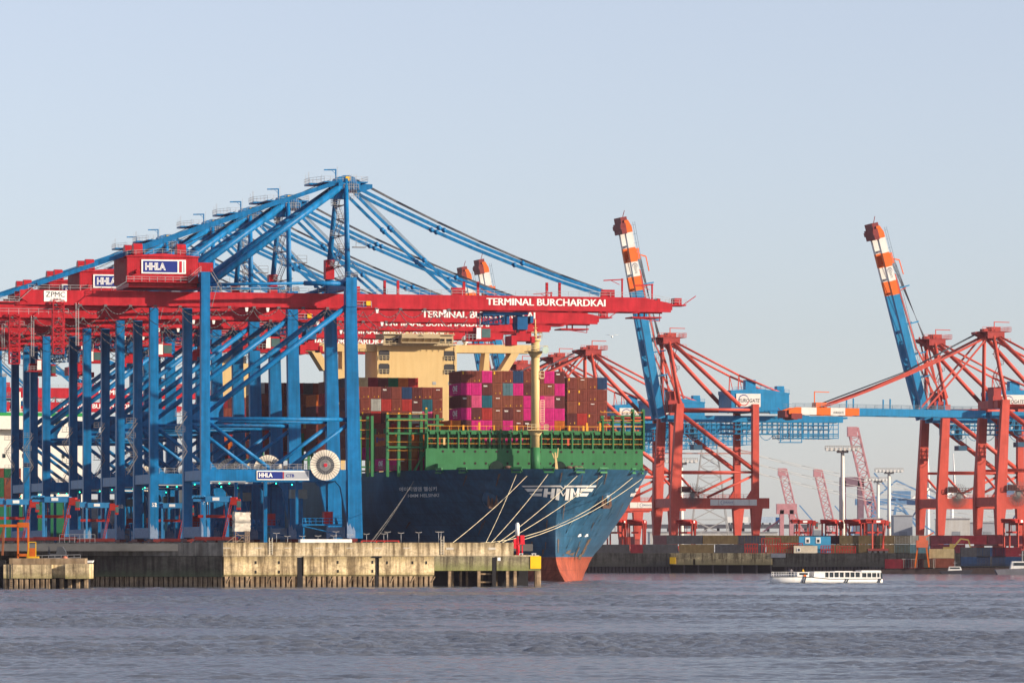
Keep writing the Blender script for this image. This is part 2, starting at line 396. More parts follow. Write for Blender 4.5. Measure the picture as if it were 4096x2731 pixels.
# low jetty in the left corner
JY = 938.0
def JX(sx): return X_at(sx, JY)
jt = thing('jetty', 'low concrete jetty on sheet piles in the lower left corner, in the sun', 'jetty', (0, JY, 0), 0)
def jz(sy): return Z_at(sy, JY)
q = MB(); q.box(JX(14), JX(206), 0, 9, jz(2312), jz(2257)); q.box(JX(206), JX(262), 2.2, 9, jz(2310), jz(2257)); q.box(JX(262), JX(358), -.6, 9, jz(2313), jz(2254)); q.build('jetty_block', M_conc, jt)
q = MB(); q.box(JX(26), JX(330), 5, 11, jz(2257)+.03, jz(2232)); q.build('upper_step', mat('brown step concrete', (.34, .25, .16), .9, var=.35, scale=.5, streak=.4), jt)
q = MB(); x = JX(12)+.4
while x < JX(345):
    y0 = .2 if x < JX(206) else 1.2
    q.prism([(x-.4, y0+.3), (x-.28, y0), (x+.28, y0), (x+.4, y0+.3), (x+.4, y0+.6), (x-.4, y0+.6)], 'z', -.6, jz(2313)); x += .98 if x < JX(206) else 1.5
q.build('sheet_pile', M_pile, jt)
q = MB(); q.box(JX(-60), JX(13), 4, 9, -.6, jz(2240)); q.box(JX(13), JX(346), 2.9, 8.8, -.6, jz(2312)); q.build('shade_backing', M_void, jt)
q = MB()
for d in (-.28, .28): q.bar((JX(45)+d, -.15, .4), (JX(45)+d, -.15, jz(2252)), .09)
for k in range(12): q.bar((JX(45)-.28, -.15, .5+.36*k), (JX(45)+.28, -.15, .5+.36*k), .06)
q.build('ladder', M_dark, jt)
# far terminal
FZ = 6.2
FQ = [Vector((X_at(2330, 1606), 1606, 0)), Vector((X_at(4700, 1560), 1560, 0))]
g = MB(); bl = FQ[0] + Vector((-SA, CA, 0))*1500
pts = [FQ[0] + Vector((2, 3, 0)), FQ[1] + Vector((0, 3, 0)), Vector((1600, 1560, 0)), Vector((2600, 3600, 0)), bl]
g.loft([(p.x, p.y, 3.0) for p in pts], [(p.x, p.y, FZ) for p in pts])
tag(g.build('far_terminal_ground', mat('far paving', (.09, .085, .085), .85, var=.3, scale=.1)), kind='structure')
fw = thing('quay_wall', 'distant dark quay wall of the right terminal with a stretch coloured as sunlit', 'quay wall', (0, 0, 0))
fd = (FQ[1]-FQ[0]).normalized(); fn = Vector((-fd.y, fd.x, 0))
def fq(mb, sxa, sxb, d0, d1, z0, z1):
    def at(sx):
        k = (sx-2048)/FPX; s = (k*FQ[0].y - FQ[0].x)/(fd.x - k*fd.y); return FQ[0] + fd*s
    a, b = at(sxa), at(sxb); q = [a+fn*d0, b+fn*d0, b+fn*d1, a+fn*d1]
    mb.loft([(p.x, p.y, z0) for p in q], [(p.x, p.y, z1) for p in q])
def FW(sx, d=0.0):
    k = (sx-2048)/FPX; s = (k*FQ[0].y - FQ[0].x)/(fd.x - k*fd.y); return FQ[0] + fd*s + fn*d
M_fdark = concrete('shade-tone quay concrete', (.115, .11, .10), (.06, .06, .05), 2.0, 4.2)  # unlit stretches: shade put into a dark concrete colour
M_flit = concrete('sunlit-tone quay concrete', (.55, .46, .28), (.24, .20, .10), 2.6, 4.6)  # sunlit stretch: sunlight put into a paler, yellower colour
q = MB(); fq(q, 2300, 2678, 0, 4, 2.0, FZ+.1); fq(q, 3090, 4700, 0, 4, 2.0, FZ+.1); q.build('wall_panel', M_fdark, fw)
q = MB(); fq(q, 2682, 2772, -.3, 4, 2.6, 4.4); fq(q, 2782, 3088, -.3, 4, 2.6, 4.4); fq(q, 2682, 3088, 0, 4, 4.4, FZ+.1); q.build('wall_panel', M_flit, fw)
q = MB(); fq(q, 2300, 4700, 3.4, 3.8, -.6, 3); q.build('shade_backing', M_void, fw)
q = MB(); s = 2310
while s < 4600:
    if s < 2670 or s > 3100: fq(q, s, s+9, .1, .6, -.6, 2.1); s += 14
    else: fq(q, s, s+6, 0, .5, -.6, 2.7); s += 58
q.build('sheet_pile', mat('dark sheet pile', (.05, .045, .05), .9), fw)
q = MB(); fq(q, 2680, 2704, -.5, -.32, 2.9, 5.0); q.build('marker_panel', MATS['yellow marker panel'], fw)
q = MB(); fq(q, 3084, 3142, -.12, 0, 4.9, 6.2); q.build('wall_grating', M_grey, fw)
# ------------------------------------------------------------------ blue and red quay cranes (left terminal)
def blue_crane():
    r = thing('container_crane', 'x', 'crane', CR0, ANG, 'blue and red quay cranes of the left terminal')
    VN, UL, UW = 10.5, -16.5, 16.5
    for v in (-VN, VN):                        # legs
        MB().taper((UL, v, 1.4), (UL, v, 60.4), (1.0, .9), (1.0, .9)).build('leg', M_blue, r)
        q = MB(); q.taper((UW+1.0, v, 1.4), (UW, v, 53), (1.65, 1.0), (1.25, 1.0)); q.taper((UW, v, 53), (UW, v, 59.6), (1.25, 1.2), (1.25, 1.2)); q.build('leg', M_blue, r)
        q = MB()                               # portal beam with haunches
        q.box(UL+1.02, UW-.6, v-.8, v+.8, 14.2, 16.7)
        q.prism([(UW-.9, 14.2), (UW-3.6, 14.2), (UW-2.4, 12.9), (UW-1.0, 6.0)], 'y', v-.7, v+.7)
        q.prism([(UL+1.0, 16.7), (UL+2.6, 16.7), (UL+1.0, 18.6)], 'y', v-.7, v+.7)
        q.build('portal_beam', M_blue, r)
        MB().tube((UL+.8, v, 27.9), (UW-.6, v, 27.9), .48).build('upper_pipe', M_blue, r)
        q = MB(); q.tube((UL+1.2, v, 26.9), (-2.0, v, 17.0), .45); q.build('brace', M_blue, r)
        q = MB(); q.tube((2.4, v, 17.0), (UW-.5, v, 26.9), .45); q.build('brace', M_blue, r)
        q = MB(); q.tube((UL+.6, v, 29.4), (UW-1, v, 53.0), .62)
        q.prism([(UL+.9, 26.2), (UL+3.0, 27.6), (UL+3.0, 29.2), (UL+4.4, 31.6), (UL+.9, 31.8)], 'y', v-.35, v+.35)
        q.build('main_diagonal', M_blue, r)
        q = MB(); q.rail([(UL+1.2, v-.75, 16.7), (UW-1.5, v-.75, 16.7)], 1.2, 1.7); q.build('railing', M_grey, r)
        MB().tube((6, v, 55.0 if v > 0 else 58.2), (UW-1, v, 58.2), .55).tube((UL+1, v, 57.6), (6, v, 58.2), .35).build('top_pipe', M_blue, r)
        q = MB(); q.tube((UW-.6, v, 59.6), (UW+.3, v*.43, 82.0), .66, 12, .52); q.build('mast_pipe', M_blue, r)
        q = MB(); q.tube((UL+1.2, v*.95, 58.0), (UW-.8, v*.42, 80.3), .80, 12); q.build('backstay', M_blue, r)
        q = MB(); q.bar((-53, v*.4, 57.6), (UW-1.2, v*.42, 81.4), .7, .95)
        for k in (.30, .36, .42): q.bar((-53+69*k, v*.4, 57.9+23.8*k), (-53+69*k+2, v*.4, 57.9+23.8*k+.72), 1.0, .3)
        q.build('tie_bar', M_blue, r)
    for u in (UL, UW):                         # beams across the quay direction
        q = MB(); q.box(u-.9, u+.9, -VN+.9, VN-.9, 1.6, 4.0); q.box(u-.85, u+.85, -VN+.9, VN-.9, 14.3, 16.5); q.build('cross_beam', M_blue, r)
        MB().box(u-.95, u+.95, -VN+.6, VN-.6, 57.0, 59.4).build('top_beam', M_blue, r)
        q = MB()                               # worn patches near the foot
        q.box(u-1.0, u-.915, -VN+1.2, VN-1.2, 1.7, 3.9); q.prism([(u-.98, 1.5), (u+.9, 1.5), (u+.9, 3.0), (u+.5, 4.1), (u+.2, 3.4), (u-.3, 4.8), (u-.6, 4.0), (u-.98, 5.2)], 'y', -VN-.97 if u < 0 else -VN-1.06, -VN-.92 if u < 0 else -VN-1.02)
        q.build('worn_patch', M_pale, r)
        for v in (-VN, VN):
            q = MB(); q.box(u-.8, u+.8, v-3.8, v+3.8, .75, 1.4)
            for k in range(8):
                y = v-3.5+k; q.tube((u-.35, y, .38), (u+.35, y, .38), .38, 8)
            q.build('bogie', mat('dark bogie red', (.13, .015, .015), .6), r)
    q = MB()                                   # girder: two box beams tied together
    for v in (-4.2, 3.0):
        q.prism([(-56.8, 54.6), (-55, 53.5), (93.2, 53.5), (93.2, 55.0), (86.5, 56.3), (-56.8, 56.3)], 'y', v, v+1.2)
        q.box(-57, 92.8, v-.25, v+.5, 53.0, 53.5)
    for u in range(-54, 94, 8): q.box(u, u+.7, -3.0, 3.0, 55.0, 56.2)
    for u in (18.6, 43, 78): q.box(u-1.6, u+1.6, -4.0, -3.1, 56.3, 58.0); 
    for u in range(20, 90, 4): q.box(u, u+.25, -4.36, -4.2, 53.0, 53.4)
    for u in (27.5, 30.6, 46, 49.3, 65.5, 68.5): q.bar((u, 3.2, 56.3), (u, 3.2, 59.8), .55)
    q.box(84, 91, -3, 3, 51.7, 52.0); q.bar((84, -3, 51.8), (90.5, -3, 51.0), .15); q.bar((90.5, -3, 51.0), (90.5, -3, 53), .15); q.bar((87, 2.5, 52), (87, 2.5, 53), .3); q.bar((87, -2.5, 52), (87, -2.5, 53), .3)
    q.box(92, 97, -2.5, 2.5, 54.6, 54.9); q.bar((96.8, 0, 54.8), (100, 0, 57.0), .18); q.box(94.5, 96.2, -1.5, 1.5, 54.9, 56.4)
    for u, h in ((81.5, 60.6), (88.6, 59.5)):
        q.bar((u, -3.4, 56), (u, -3.4, h), .35); q.bar((u+.3, -3.4, h-.2), (u-4.4, -3.4, h-.5), .25); q.bar((u-3, -3.4, h-.3), (u-.6, -3.4, h-1.4), .12)
    q.truss((-48.4, -4.6, 54.0), (-48.4, -4.6, 42.2), (1,0,0), (0,1,0), 2.4, 1.5, 8, .22, .14)
    q.box(-66, -57, -4, 4, 53.4, 53.7); q.box(-62, -57, -4, -3.6, 50.8, 51.0)
    gd = q.build('girder', M_red, r)
    q = MB(); write(q, 'TERMINAL BURCHARDKAI', (49.4, -4.2, 54.15), (1,0,0), (0,0,1), 1.6, 27.8, .0, 1.0, .04, .10); q.build('lettering', M_white, gd)
    q = MB(); q.rail([(-55, -4.3, 56.3), (-34, -4.3, 56.3)], 1.1, 2.2, .08); q.rail([(-16, -4.3, 56.3), (15, -4.3, 56.3)], 1.1, 2.2, .08); q.rail([(19, -4.3, 56.3), (86, -4.3, 56.3), (92.5, -4.3, 55.1)], 1.1, 2.4, .08)
    q.rail([(-66, -4.3, 53.6), (-57, -4.3, 53.6)], 1.1, 2.0, .08); q.bar((-57.5, -4.4, 53.6), (-53.5, -4.4, 57.2), .1); q.rail([(92, -2.6, 54.9), (97, -2.6, 54.9)], 1.1, 1.6, .08)
    q.rail([(-66, -4.2, 50.9), (-46, -4.2, 50.9)], 1.2, 2.2, .08); q.bar((-44.4, -4.6, 53.5), (-44.4, -4.6, 44.0), .12); q.bar((-43.8, -4.6, 53.5), (-43.8, -4.6, 44.0), .12)
    for k in range(20): q.bar((-44.4, -4.6, 44.2+.46*k), (-43.8, -4.6, 44.2+.46*k), .07)
    q.build('railing', M_grey, gd)
    q = MB(); q.box(-46, -37.8, -4.28, -4.2, 54.0 + .1, 55.9); sg = None
    sp = MB().box(-51.5, -46.4, -4.30, -4.2, 53.75, 56.15).build('maker_sign', M_white, r)
    q = MB(); write(q, 'ZPMC', (-51.1, -4.3, 54.75), (1,0,0), (0,0,1), 1.15, 4.3, .0); q.build('lettering', M_dark, sp); q = MB(); write(q, '上海振华', (-50.2, -4.3, 53.95), (1,0,0), (0,0,1), .6, 2.6, .0); q.build('lettering', M_dark, sp)
    q = MB()                                   # machinery house
    hu0, hu1, hv0, hv1 = -33.6, -17.6, -8.2, 8.2
    q.loft([(hu0,hv0,58.0),(hu1,hv0,58.0),(hu1,hv1,58.0),(hu0,hv1,58.0)], [(hu0,hv0,63.7),(hu1,hv0,63.7),(hu1,hv1,63.7),(hu0,hv1,63.7)])
    q.prism([(hu0-.25, 63.7), (hu1+.25, 63.7), (hu1+.25, 63.9), ((hu0+hu1)/2+.1, 64.5), (hu0-.25, 63.9)], 'y', hv0-.25, hv1+.25)
    q.box(hu0+.4, hu1-.2, hv0+.3, hv1-.3, 57.0, 57.98)
    x = hu0+.2
    while x < hu1: q.box(x, x+.22, hv0-.03, hv0, 58.1, 63.6); x += .5
    y = hv0+.2
    while y < hv1: q.box(hu0-.07, hu0, y, y+.16, 58.1, 63.6); y += .5
    q.box(hu1+.1, hu1+3.4, -8.0, -3, 60.6, 62.6)
    x = hu1+.2
    while x < hu1+3.3: q.box(x, x+.2, -8.04, -8.0, 60.7, 62.5); x += .5
    q.tube((hu0+2.2, hv0, 60.5), (hu0+2.2, hv0-1.0, 60.3), .4)
    hs = q.build('machinery_house', M_red, r)
    for (x, y) in ((hu0+1.6, -6.4), (hu0+3.4, 3.5), (hu0+11.4, -6.4), (hu0+12.9, 2.5), (hu0+.8, 0.0)):
        q = MB(); q.prism([(y-1.3, 64.2), (y+1.3, 64.2), (y+1.3, 65.9), (y+.95, 66.5), (y, 66.75), (y-.95, 66.5), (y-1.3, 65.9)], 'x', x, x+2.0); q.build('roof_vent', M_red, hs)
    q = MB(); q.box(hu0-.2, hu1+.4, hv0-1.3, hv0-.1, 58.0, 58.15); q.build('walkway', M_red, hs)
    q = MB(); q.rail([(hu0-.4, hv0-1.3, 58.15), (hu1-2.4, hv0-1.3, 58.15), (hu1+.4, hv0-1.3, 60.6)], 1.1, 1.6, .08); q.rail([(hu0, hv0, 64.0), (hu0, hv1, 64.0)], 1.0, 2, .07); q.rail([(hu0, hv0, 64.0), (-25.6, hv0, 64.5), (hu1, hv0, 64.0)], 1.0, 2, .07)
    q.bar((hu0-.4, hv0-1.3, 58.1), (hu0-3.2, hv0-.6, 56.3), .16); q.bar((hu1-2.4, hv0-1.3, 58.1), (hu1+.4, hv0-1.3, 60.6), .2)
    q.build('railing', M_grey, hs)
    sp = MB().box(-30.4, -20.4, hv0-.22, hv0-.1, 60.0, 63.1).build('sign_board', M_white, r)
    q = MB(); q.box(-30.0, -22.3, hv0-.27, hv0-.22, 60.3, 62.8); q.build('blue_field', M_navy, sp)
    MB().box(-21.9, -21.3, hv0-.27, hv0-.22, 60.3, 62.8).build('red_stripe', M_signred, sp)
    MB().box(-20.95, -20.7, hv0-.27, hv0-.22, 60.3, 62.8).build('grey_stripe', M_signgrey, sp)
    q = MB(); write(q, 'HHLA', (-29.55, hv0-.27, 60.75), (1,0,0), (0,0,1), 1.65, 4.6, .05, .95, .03); q.build('lettering', M_white, sp)
    q = MB(); write(q, 'HHLA', (-29.38, hv0-.30, 60.9), (1,0,0), (0,0,1), 1.35, 4.26, -.03, .95, .03); q.build('letter_core', M_navy, sp)
    # lower sign
    sp = MB().box(-5.0, 6.9, -VN-.95, -VN-.82, 14.35, 16.45).build('sign_board', M_white, r)
    MB().box(-4.75, .85, -VN-1.0, -VN-.95, 14.6, 16.2).build('blue_field', M_navy, sp)
    MB().box(1.2, 6.65, -VN-1.0, -VN-.95, 14.6, 16.2).build('grey_field', M_signgrey, sp)
    MB().box(.93, 1.12, -VN-1.0, -VN-.95, 14.6, 16.2).build('red_stripe', M_signred, sp)
    q = MB(); write(q, 'HHLA', (-4.5, -VN-1.0, 14.95), (1,0,0), (0,0,1), 1.0, 3.1, .04); q.build('lettering', M_white, sp)
    q = MB(); write(q, 'CTB', (1.6, -VN-1.0, 15.0), (1,0,0), (0,0,1), .7, 1.9, .03); q.build('lettering', M_navy, sp)
    # cable reel
    cx, cz, cr = 10.4, 17.7, 3.4
    q = MB(); q.tube((cx, -VN-1.6, cz), (cx, -VN-1.75, cz), cr, 40); rl = q.build('cable_reel', mat('cream reel disc', (.78, .70, .58), .5), r)
    q = MB()
    n = 40; ring = lambda rr: [(cx+math.cos(6.2832*i/n)*rr, -VN-1.77, cz+math.sin(6.2832*i/n)*rr) for i in range(n)]
    a, b = ring(1.25), ring(2.05); q.add(a+b, [(i, (i+1) % n, n+(i+1) % n, n+i) for i in range(n)])
    for i in range(30):
        t = 6.2832*i/30; q.bar((cx+math.cos(t)*.4, -VN-1.86, cz+math.sin(t)*.4), (cx+math.cos(t)*3.38, -VN-1.86, cz+math.sin(t)*3.38), .06)
    q.build('cable_coil', M_dark, rl)
    q = MB()
    for i in range(30):
        t = 6.2832*(i+.5)/30; q.bar((cx+math.cos(t)*.4, -VN-1.9, cz+math.sin(t)*.4), (cx+math.cos(t)*2.1, -VN-1.9, cz+math.sin(t)*2.1), .07)
    q.build('spoke_ring', M_grey, rl)
    q = MB(); q.tube((cx, -VN-1.7, cz), (cx, -VN-2.1, cz), .42, 12); q.build('hub', M_signred, rl)
    # apex platform
    q = MB(); q.box(15.0, 20.0, -5.2, 5.2, 79.6, 81.2); q.box(11.8, 21.8, -4.8, 4.8, 81.2, 81.45); q.box(9.6, 13.5, 1.0, 6.5, 81.0, 81.4); q.prism([(20, 79.0), (23.5, 80.2), (23.5, 81.1), (20, 81.2)], 'y', -2, 2)
    q.box(13, 17.5, -4.4, -3.0, 77.5, 79.6)
    ap = q.build('apex_platform', M_blue, r)
    q = MB(); q.prism([(14.8, 81.45), (20.2, 81.45), (19.4, 82.5), (18.2, 83.0), (16.8, 83.0), (15.4, 82.5)], 'y', -2.4, 2.4); q.build('sheave_housing', M_blue, ap)
    MB().box(17.2, 18.3, -2.5, -2.41, 81.8, 82.8).build('warning_plate', M_yellow, ap)
    q = MB(); q.bar((14.6, -4.0, 81.4), (14.6, -4.0, 84.2), .26); q.bar((14.7, -4.0, 84.1), (11.9, -4.0, 84.0), .28); q.bar((14.5, -4, 83.2), (13.6, -4, 84.0), .08); q.build('davit', M_blue, ap)
    q = MB(); q.rail([(11.8, -4.8, 81.45), (21.8, -4.8, 81.45), (21.8, 4.8, 81.45)], 1.1, 1.3, .06); q.rail([(9.6, 1, 81.4), (9.6, 6.5, 81.4), (13.5, 6.5, 81.4)], 1.1, 1.3, .06); q.rail([(11.8, -4.8, 81.4), (9.6, 1, 81.4)], 1.1, 1.3, .06)
    for x, y, h in ((9.8, 3, 3.2), (10.4, 5, 3.5), (9.9, 6.2, 2.8), (15.4, -2, 4.5), (12.2, 0, 2.2)): q.bar((x, y, 81.4), (x, y, 81.4+h*.8), .06)
    q.rail([(16.2, -5.3, 77.6), (19.6, -5.3, 77.6)], 1.2, 1.0, .08); q.rail([(16.2, -5.3, 79.6), (19.6, -5.3, 79.6)], 1.2, 1.0, .08)
    for k in range(5): q.bar((17.5+.4*k, -5.35, 77.4), (17.5+.4*k, -5.35, 83.0), .06)
    q.build('railing', M_grey, ap)
    q = MB()                                   # zigzag stairs between the mast pipes
    z, s = 59.6, 1
    while z < 77:
        z2 = z+3.4; f = (z-59.6)/22; y0, y1 = -4.5*(1-f*.5), 3.5*(1-f*.5)
        a, b = (15.6, y0 if s > 0 else y1, z), (15.6, y1 if s > 0 else y0, z2)
        for dx in (0, 1.0): q.bar((a[0]+dx, a[1], a[2]), (b[0]+dx, b[1], b[2]), .14); q.bar((a[0]+dx, a[1], a[2]+1), (b[0]+dx, b[1], b[2]+1), .07)
        for k in range(9): c = Vector(a).lerp(Vector(b), k/8); q.bar(c, c+Vector((1, 0, 0)), .18, .06)
        q.box(15.2, 17.2, b[1]-1.3, b[1]+1.3, z2-.1, z2); q.rail([(15.2, b[1]-1.3, z2), (15.2, b[1]+1.3, z2), (17.2, b[1]+1.3, z2)], 1.1, 1.2, .08)
        q.tube((16.8, -VN*(1-f*.55)+.5, z2-.3), (16.8, VN*(1-f*.55)-.5, z2-.3), .16, 6) if s > 0 else None
        z, s = z2, -s
    q.build('stairway', M_grey, r)
    q = MB()                                   # stair on the landside leg
    for z0, z1, d in ((16.7, 21, 1), (21, 25.5, -1), (25.5, 29, 1)):
        x0, x1 = (UL-2.8, UL-.4) if d > 0 else (UL-.4, UL-2.8)
        for y in (8.4, 9.3): q.bar((x0, y, z0), (x1, y, z1), .10); q.bar((x0, y, z0+1), (x1, y, z1+1), .05)
        for k in range(8): q.bar((x0+(x1-x0)*k/8, 8.4, z0+(z1-z0)*k/8), (x0+(x1-x0)*k/8, 9.3, z0+(z1-z0)*k/8), .12, .04)
        q.box(UL-3.2, UL-1.0, 8, 9.8, z1-.1, z1); q.rail([(UL-3.2, 8, z1), (UL-1.0, 8, z1)], 1.1, 1, .08)
    q.build('leg_stair', mat('dull steel', (.20, .20, .21), .6, .2), r); q = MB()
    for y in (-VN-1.0,): q.bar((UL+1.3, y, 52.5), (UL+3.0, y, 58.8), .1)
    q.bar((UL+1.2, -VN-.6, 60.2), (UL+3.6, -VN-.6, 56.4), .2); q.bar((UL+1.2, -VN-.6, 61.2), (UL+3.6, -VN-.6, 57.4), .1)
    q.build('top_stair', MATS['dull steel'], r); q = MB()
    q.rail([(UW-1.3, -VN-1.3, 59.6), (UW+1.4, -VN-1.3, 59.6), (UW+1.4, VN+1, 59.6)], 1.1, 1.1, .08)
    q.build('top_railing', MATS['dull steel'], r); q = MB()
    q.rail([(UW+1.3, -VN, 66.5), (UW+3.6, -VN, 66.5)], 1.6, 1.2, .09); q.box(UW+.6, UW+3.6, -VN-.4, -VN+1, 66.3, 66.5)
    q.build('mast_gallery', MATS['dull steel'], r)
    q = MB(); q.box(UW-2.2, UW-.2, VN-5.4, VN-3, 60.0, 64.4); q.build('electric_cabin', M_red, r)
    for v in (-3.8, 3.4):                      # forestays with a little sag
        for (u, z, rad, sag) in ((78, 57.2, .36, 1.5), (43.3, 57.2, .32, .5)):
            q = MB(); a = Vector((19.0, v*1.05, 80.4 if u > 50 else 78.8)); b = Vector((u, v, z)); n = 6; pts = []
            for i in range(n+1):
                f = i/n; pp = a.lerp(b, f); pp.z -= sag*4*f*(1-f); pts.append(pp)
            for i in range(n): q.bar(pts[i], pts[i+1], .34, rad*2)
            for f in (.33, .35, .66): 
                pp = a.lerp(b, f); pp.z -= sag*4*f*(1-f); q.ball(pp, .6, 8, 5)
            q.build('forestay', M_blue, r)
    q = MB()                                   # boom hoist ropes
    for v in (-1.2, -.4, .4, 1.2):
        a = Vector((20, v, 82.2)); b = Vector((77.5, v, 58.2)); pts = []
        for i in range(7):
            f = i/6; pp = a.lerp(b, f); pp.z -= 1.4*4*f*(1-f); pts.append(pp)
        q.path(pts, .07, 4); q.tube((20, v, 80), (43, v, 58), .04, 4)
    for v in (-1, 1): q.tube((14, v, 82), (-26, v, 64), .06, 4)
    q.build('hoist_rope', M_wire, r)
    q = MB(); u = -49.0                        # festoon under the girder
    while u < 44:
        pts = [(u + 5.6*i/8, -4.7, 52.9 - 1.8*4*(i/8)*(1-i/8)) for i in range(9)]
        q.path(pts, .085, 4); q.box(u-.35, u+.35, -4.8, -4.5, 52.8, 53.2); u += 5.6
    u = -46.2
    while u < 40:
        pts = [(u + 8.4*i/8, -3.4, 52.4 - 3.6*4*(i/8)*(1-i/8)) for i in range(9)]
        q.path(pts, .075, 4); u += 8.4
    q.build('festoon_cable', mat('cable grey', (.12, .11, .12), .7), r)
    for u in (-5.9, -1.1, 24, 39.6): MB().taper((u, -4.5, 52.0), (u, -4.5, 52.9), (.22, .22), (.36, .3)).build('floodlight', M_white, r)
    # trolley, made around x = 0
    q = MB(); q.box(-7, 3.5, -3.0, -2.2, 52.1, 52.7); q.box(-7, 3.5, 2.2, 3.0, 52.1, 52.7); q.box(-7, -6.4, -2.2, 2.2, 52.2, 52.6); q.box(-1.5, -.9, -2.2, 2.2, 52.2, 52.6); q.box(2.9, 3.5, -2.2, 2.2, 52.2, 52.6); q.truss((-7, -2.6, 51.0), (-2, -2.6, 51.0), (0,1,0), (0,0,1), .8, 2.0, 4, .14, .09); q.truss((-7, 2.6, 51.0), (-2, 2.6, 51.0), (0,1,0), (0,0,1), .8, 2.0, 4, .14, .09)
    q.bar((-7, 0, 50.2), (-1, 0, 51.6), .4); q.ball((2.4, -1.6, 49.9), 1.25, 10, 6, 1.2, .5, 1); q.ball((2.4, 1.6, 49.9), 1.25, 10, 6, 1.2, .5, 1)
    q.box(1.2, 3.6, -2.2, 2.2, 48.8, 51.9); q.box(4.2, 4.9, -2.4, 2.4, 50.3, 51.9); q.box(-1.4, -.7, -2.4, 2.4, 50.0, 51.9)
    tr = q.build('trolley', mat('deep blue steel', (.006, .085, .22), .5), r)
    q = MB(); q.box(-8.9, -5.6, -3.9, -1.0, 46.3, 49.2); q.box(-11.4, -5.2, -4.1, -.8, 46.0, 46.25); q.box(-10.8, -9.0, -2.8, -1.2, 46.3, 48.2); cb = q.build('operator_cab', M_red, tr)
    q = MB(); q.box(-7.6, -5.55, -3.96, -2.6, 46.8, 48.8); q.build('cab_window', mat('cab glass', (.07, .13, .13), .1), tr)
    q = MB(); q.box(-8.8, -7.75, -3.97, -3.9, 46.5, 49.0); q.build('cab_door', M_white, tr)
    q = MB(); q.rail([(-11.4, -4.1, 46.25), (-8.9, -4.1, 46.25)], 1.2, .8, .09); q.bar((-7.6, -2.4, 49.2), (-7.6, -2.4, 52), .3); q.build('cab_railing', M_grey, tr)
    q = MB(); q.box(.9, 4.4, -2.4, 2.4, 46.2, 48.0); q.box(1.8, 3.4, -1.6, 1.6, 48.0, 48.9); q.box(-.4, .9, -3.0, 3.0, 45.2, 47.4); q.box(4.4, 5.2, -2.6, 2.6, 45.8, 47.2); q.build('head_block', M_red, tr)
    q = MB()
    for x in (1.4, 3.4):
        for y in (-1.5, 1.5): q.tube((x, y, 50), (x, y, 47), .07, 4)
    q.build('hoist_rope', M_wire, tr)
    q = MB()                                   # things between the legs: cabins and platform at quay level
    q.box(6.0, 15.2, -8.5, -5, 4.3, 4.6); q.box(6.2, 6.5, -8.4, -8.1, 1.2, 4.3); q.bar((6, -8.5, 4.2), (15, -8.5, 2.2), .2)
    q.rail([(6, -8.5, 4.6), (15.2, -8.5, 4.6)], 1.3, 1.5, .1)
    for k in range(7): q.tube((7+k*1.2, -6.8, 4.7), (7+k*1.2, -6.0, 5.9), .32, 6)
    q.build('lower_platform', M_blue, r)
    for b_ in ((.2, 1.0, 6.0, 6.8, 0, 14.2), (-6.5, -5.8, 6, 6.7, 0, 14.2), (5.0, 5.6, -6, -5.4, 4.6, 14.2)): MB().box(*b_).build('service_post', M_blue, r)
    MB().box(11.0, 13.0, -8.3, -6.2, 4.65, 7.4).build('lower_cabin', M_red, r)
    q = MB(); q.box(4.6, 8.3, -3, -.5, 10.4, 12.4); q.build('checker_cabin', mat('pale cabin', (.16, .18, .18), .4), r)
    q = MB(); q.box(UL+1, UL+9, -VN-1.0, -VN-.85, 13.85, 14.1); q.build('lamp_strip', mat('white tube lamp housing', (.30, .32, .34), .4), r)
    for u, v in ((-13.4, -VN-.9), (-11.2, -VN-.9), (-.6, -VN-.9), (-15.0, VN-1.1), (7.4, VN-1.1)): MB().ball((u, v, 13.6), .17, 6, 4).build('signal_lamp', M_green_lamp, r)
    q = MB()                                   # access ladder up near leg and plates
    q.box(UW-.9, UW-.2, -VN-1.27, -VN-1.25, 56.0, 56.5); q.box(UW+1.3, UW+4.2, -VN+2, -VN+2.2, 53.2, 53.35); q.build('leg_plate', M_blue, r)
    q = MB(); q.rail([(UW+2.6, -4.5, 53.3), (UW+6.2, -4.5, 53.3)], 1.3, 1.4, .1); q.build('hinge_platform', M_grey, r)
    MB().box(UW+5.0, UW+6.0, -4.62, -4.56, 53.7, 54.7).build('hazard_plate', M_yellow, r)
    return r
def crane_t(sx, ref=1335):                     # distance along the quay from the photo column of the davit
    k0 = X_at(ref, 1141.0); k = (sx-2048)/FPX
    return (k0 - k*1141.0)/(SA + k*CA)
def drop(root, name):
    for o in find(root, name):
        for k in [x for x in C.objects if x.parent == o]: bpy.data.objects.remove(k)
        bpy.data.objects.remove(o)
proto = blue_crane()
ctr = [(1335, '52', 56.0, 'nearest of the blue and red quay cranes, with number 52 on its leg'),
       (1106, '51', 20.5, 'second nearest blue and red quay crane, with number 51 on its leg'),
       (956, '50', 3.0, 'third nearest blue and red quay crane, with number 50 on its leg'),
       (808, '49', -6.0, 'fourth nearest blue and red quay crane, with number 49 on its leg'),
       (626, '48', -9.0, 'fifth nearest blue and red quay crane, its legs crossing the left of the row'),
       (540, '47', -2.0, 'sixth blue and red quay crane of the near row, with number 47 on its leg')]
for i, (sx, num, tu, lab) in enumerate(ctr):
    c = proto if i == 0 else copy_tree(proto)
    c.location = W(0, crane_t(sx), QZ); c['label'] = lab
    for t in find(c, 'trolley'): t.location.x = tu
    if i: drop(c, 'maker_sign')
    if num != '48':
        lg = find(c, 'leg')[0]
        q = MB(); write(q, num, (-17.1, -11.4, 8.9), (1,0,0), (0,0,1), .95, None, .03); q.build('leg_number', M_white, lg)
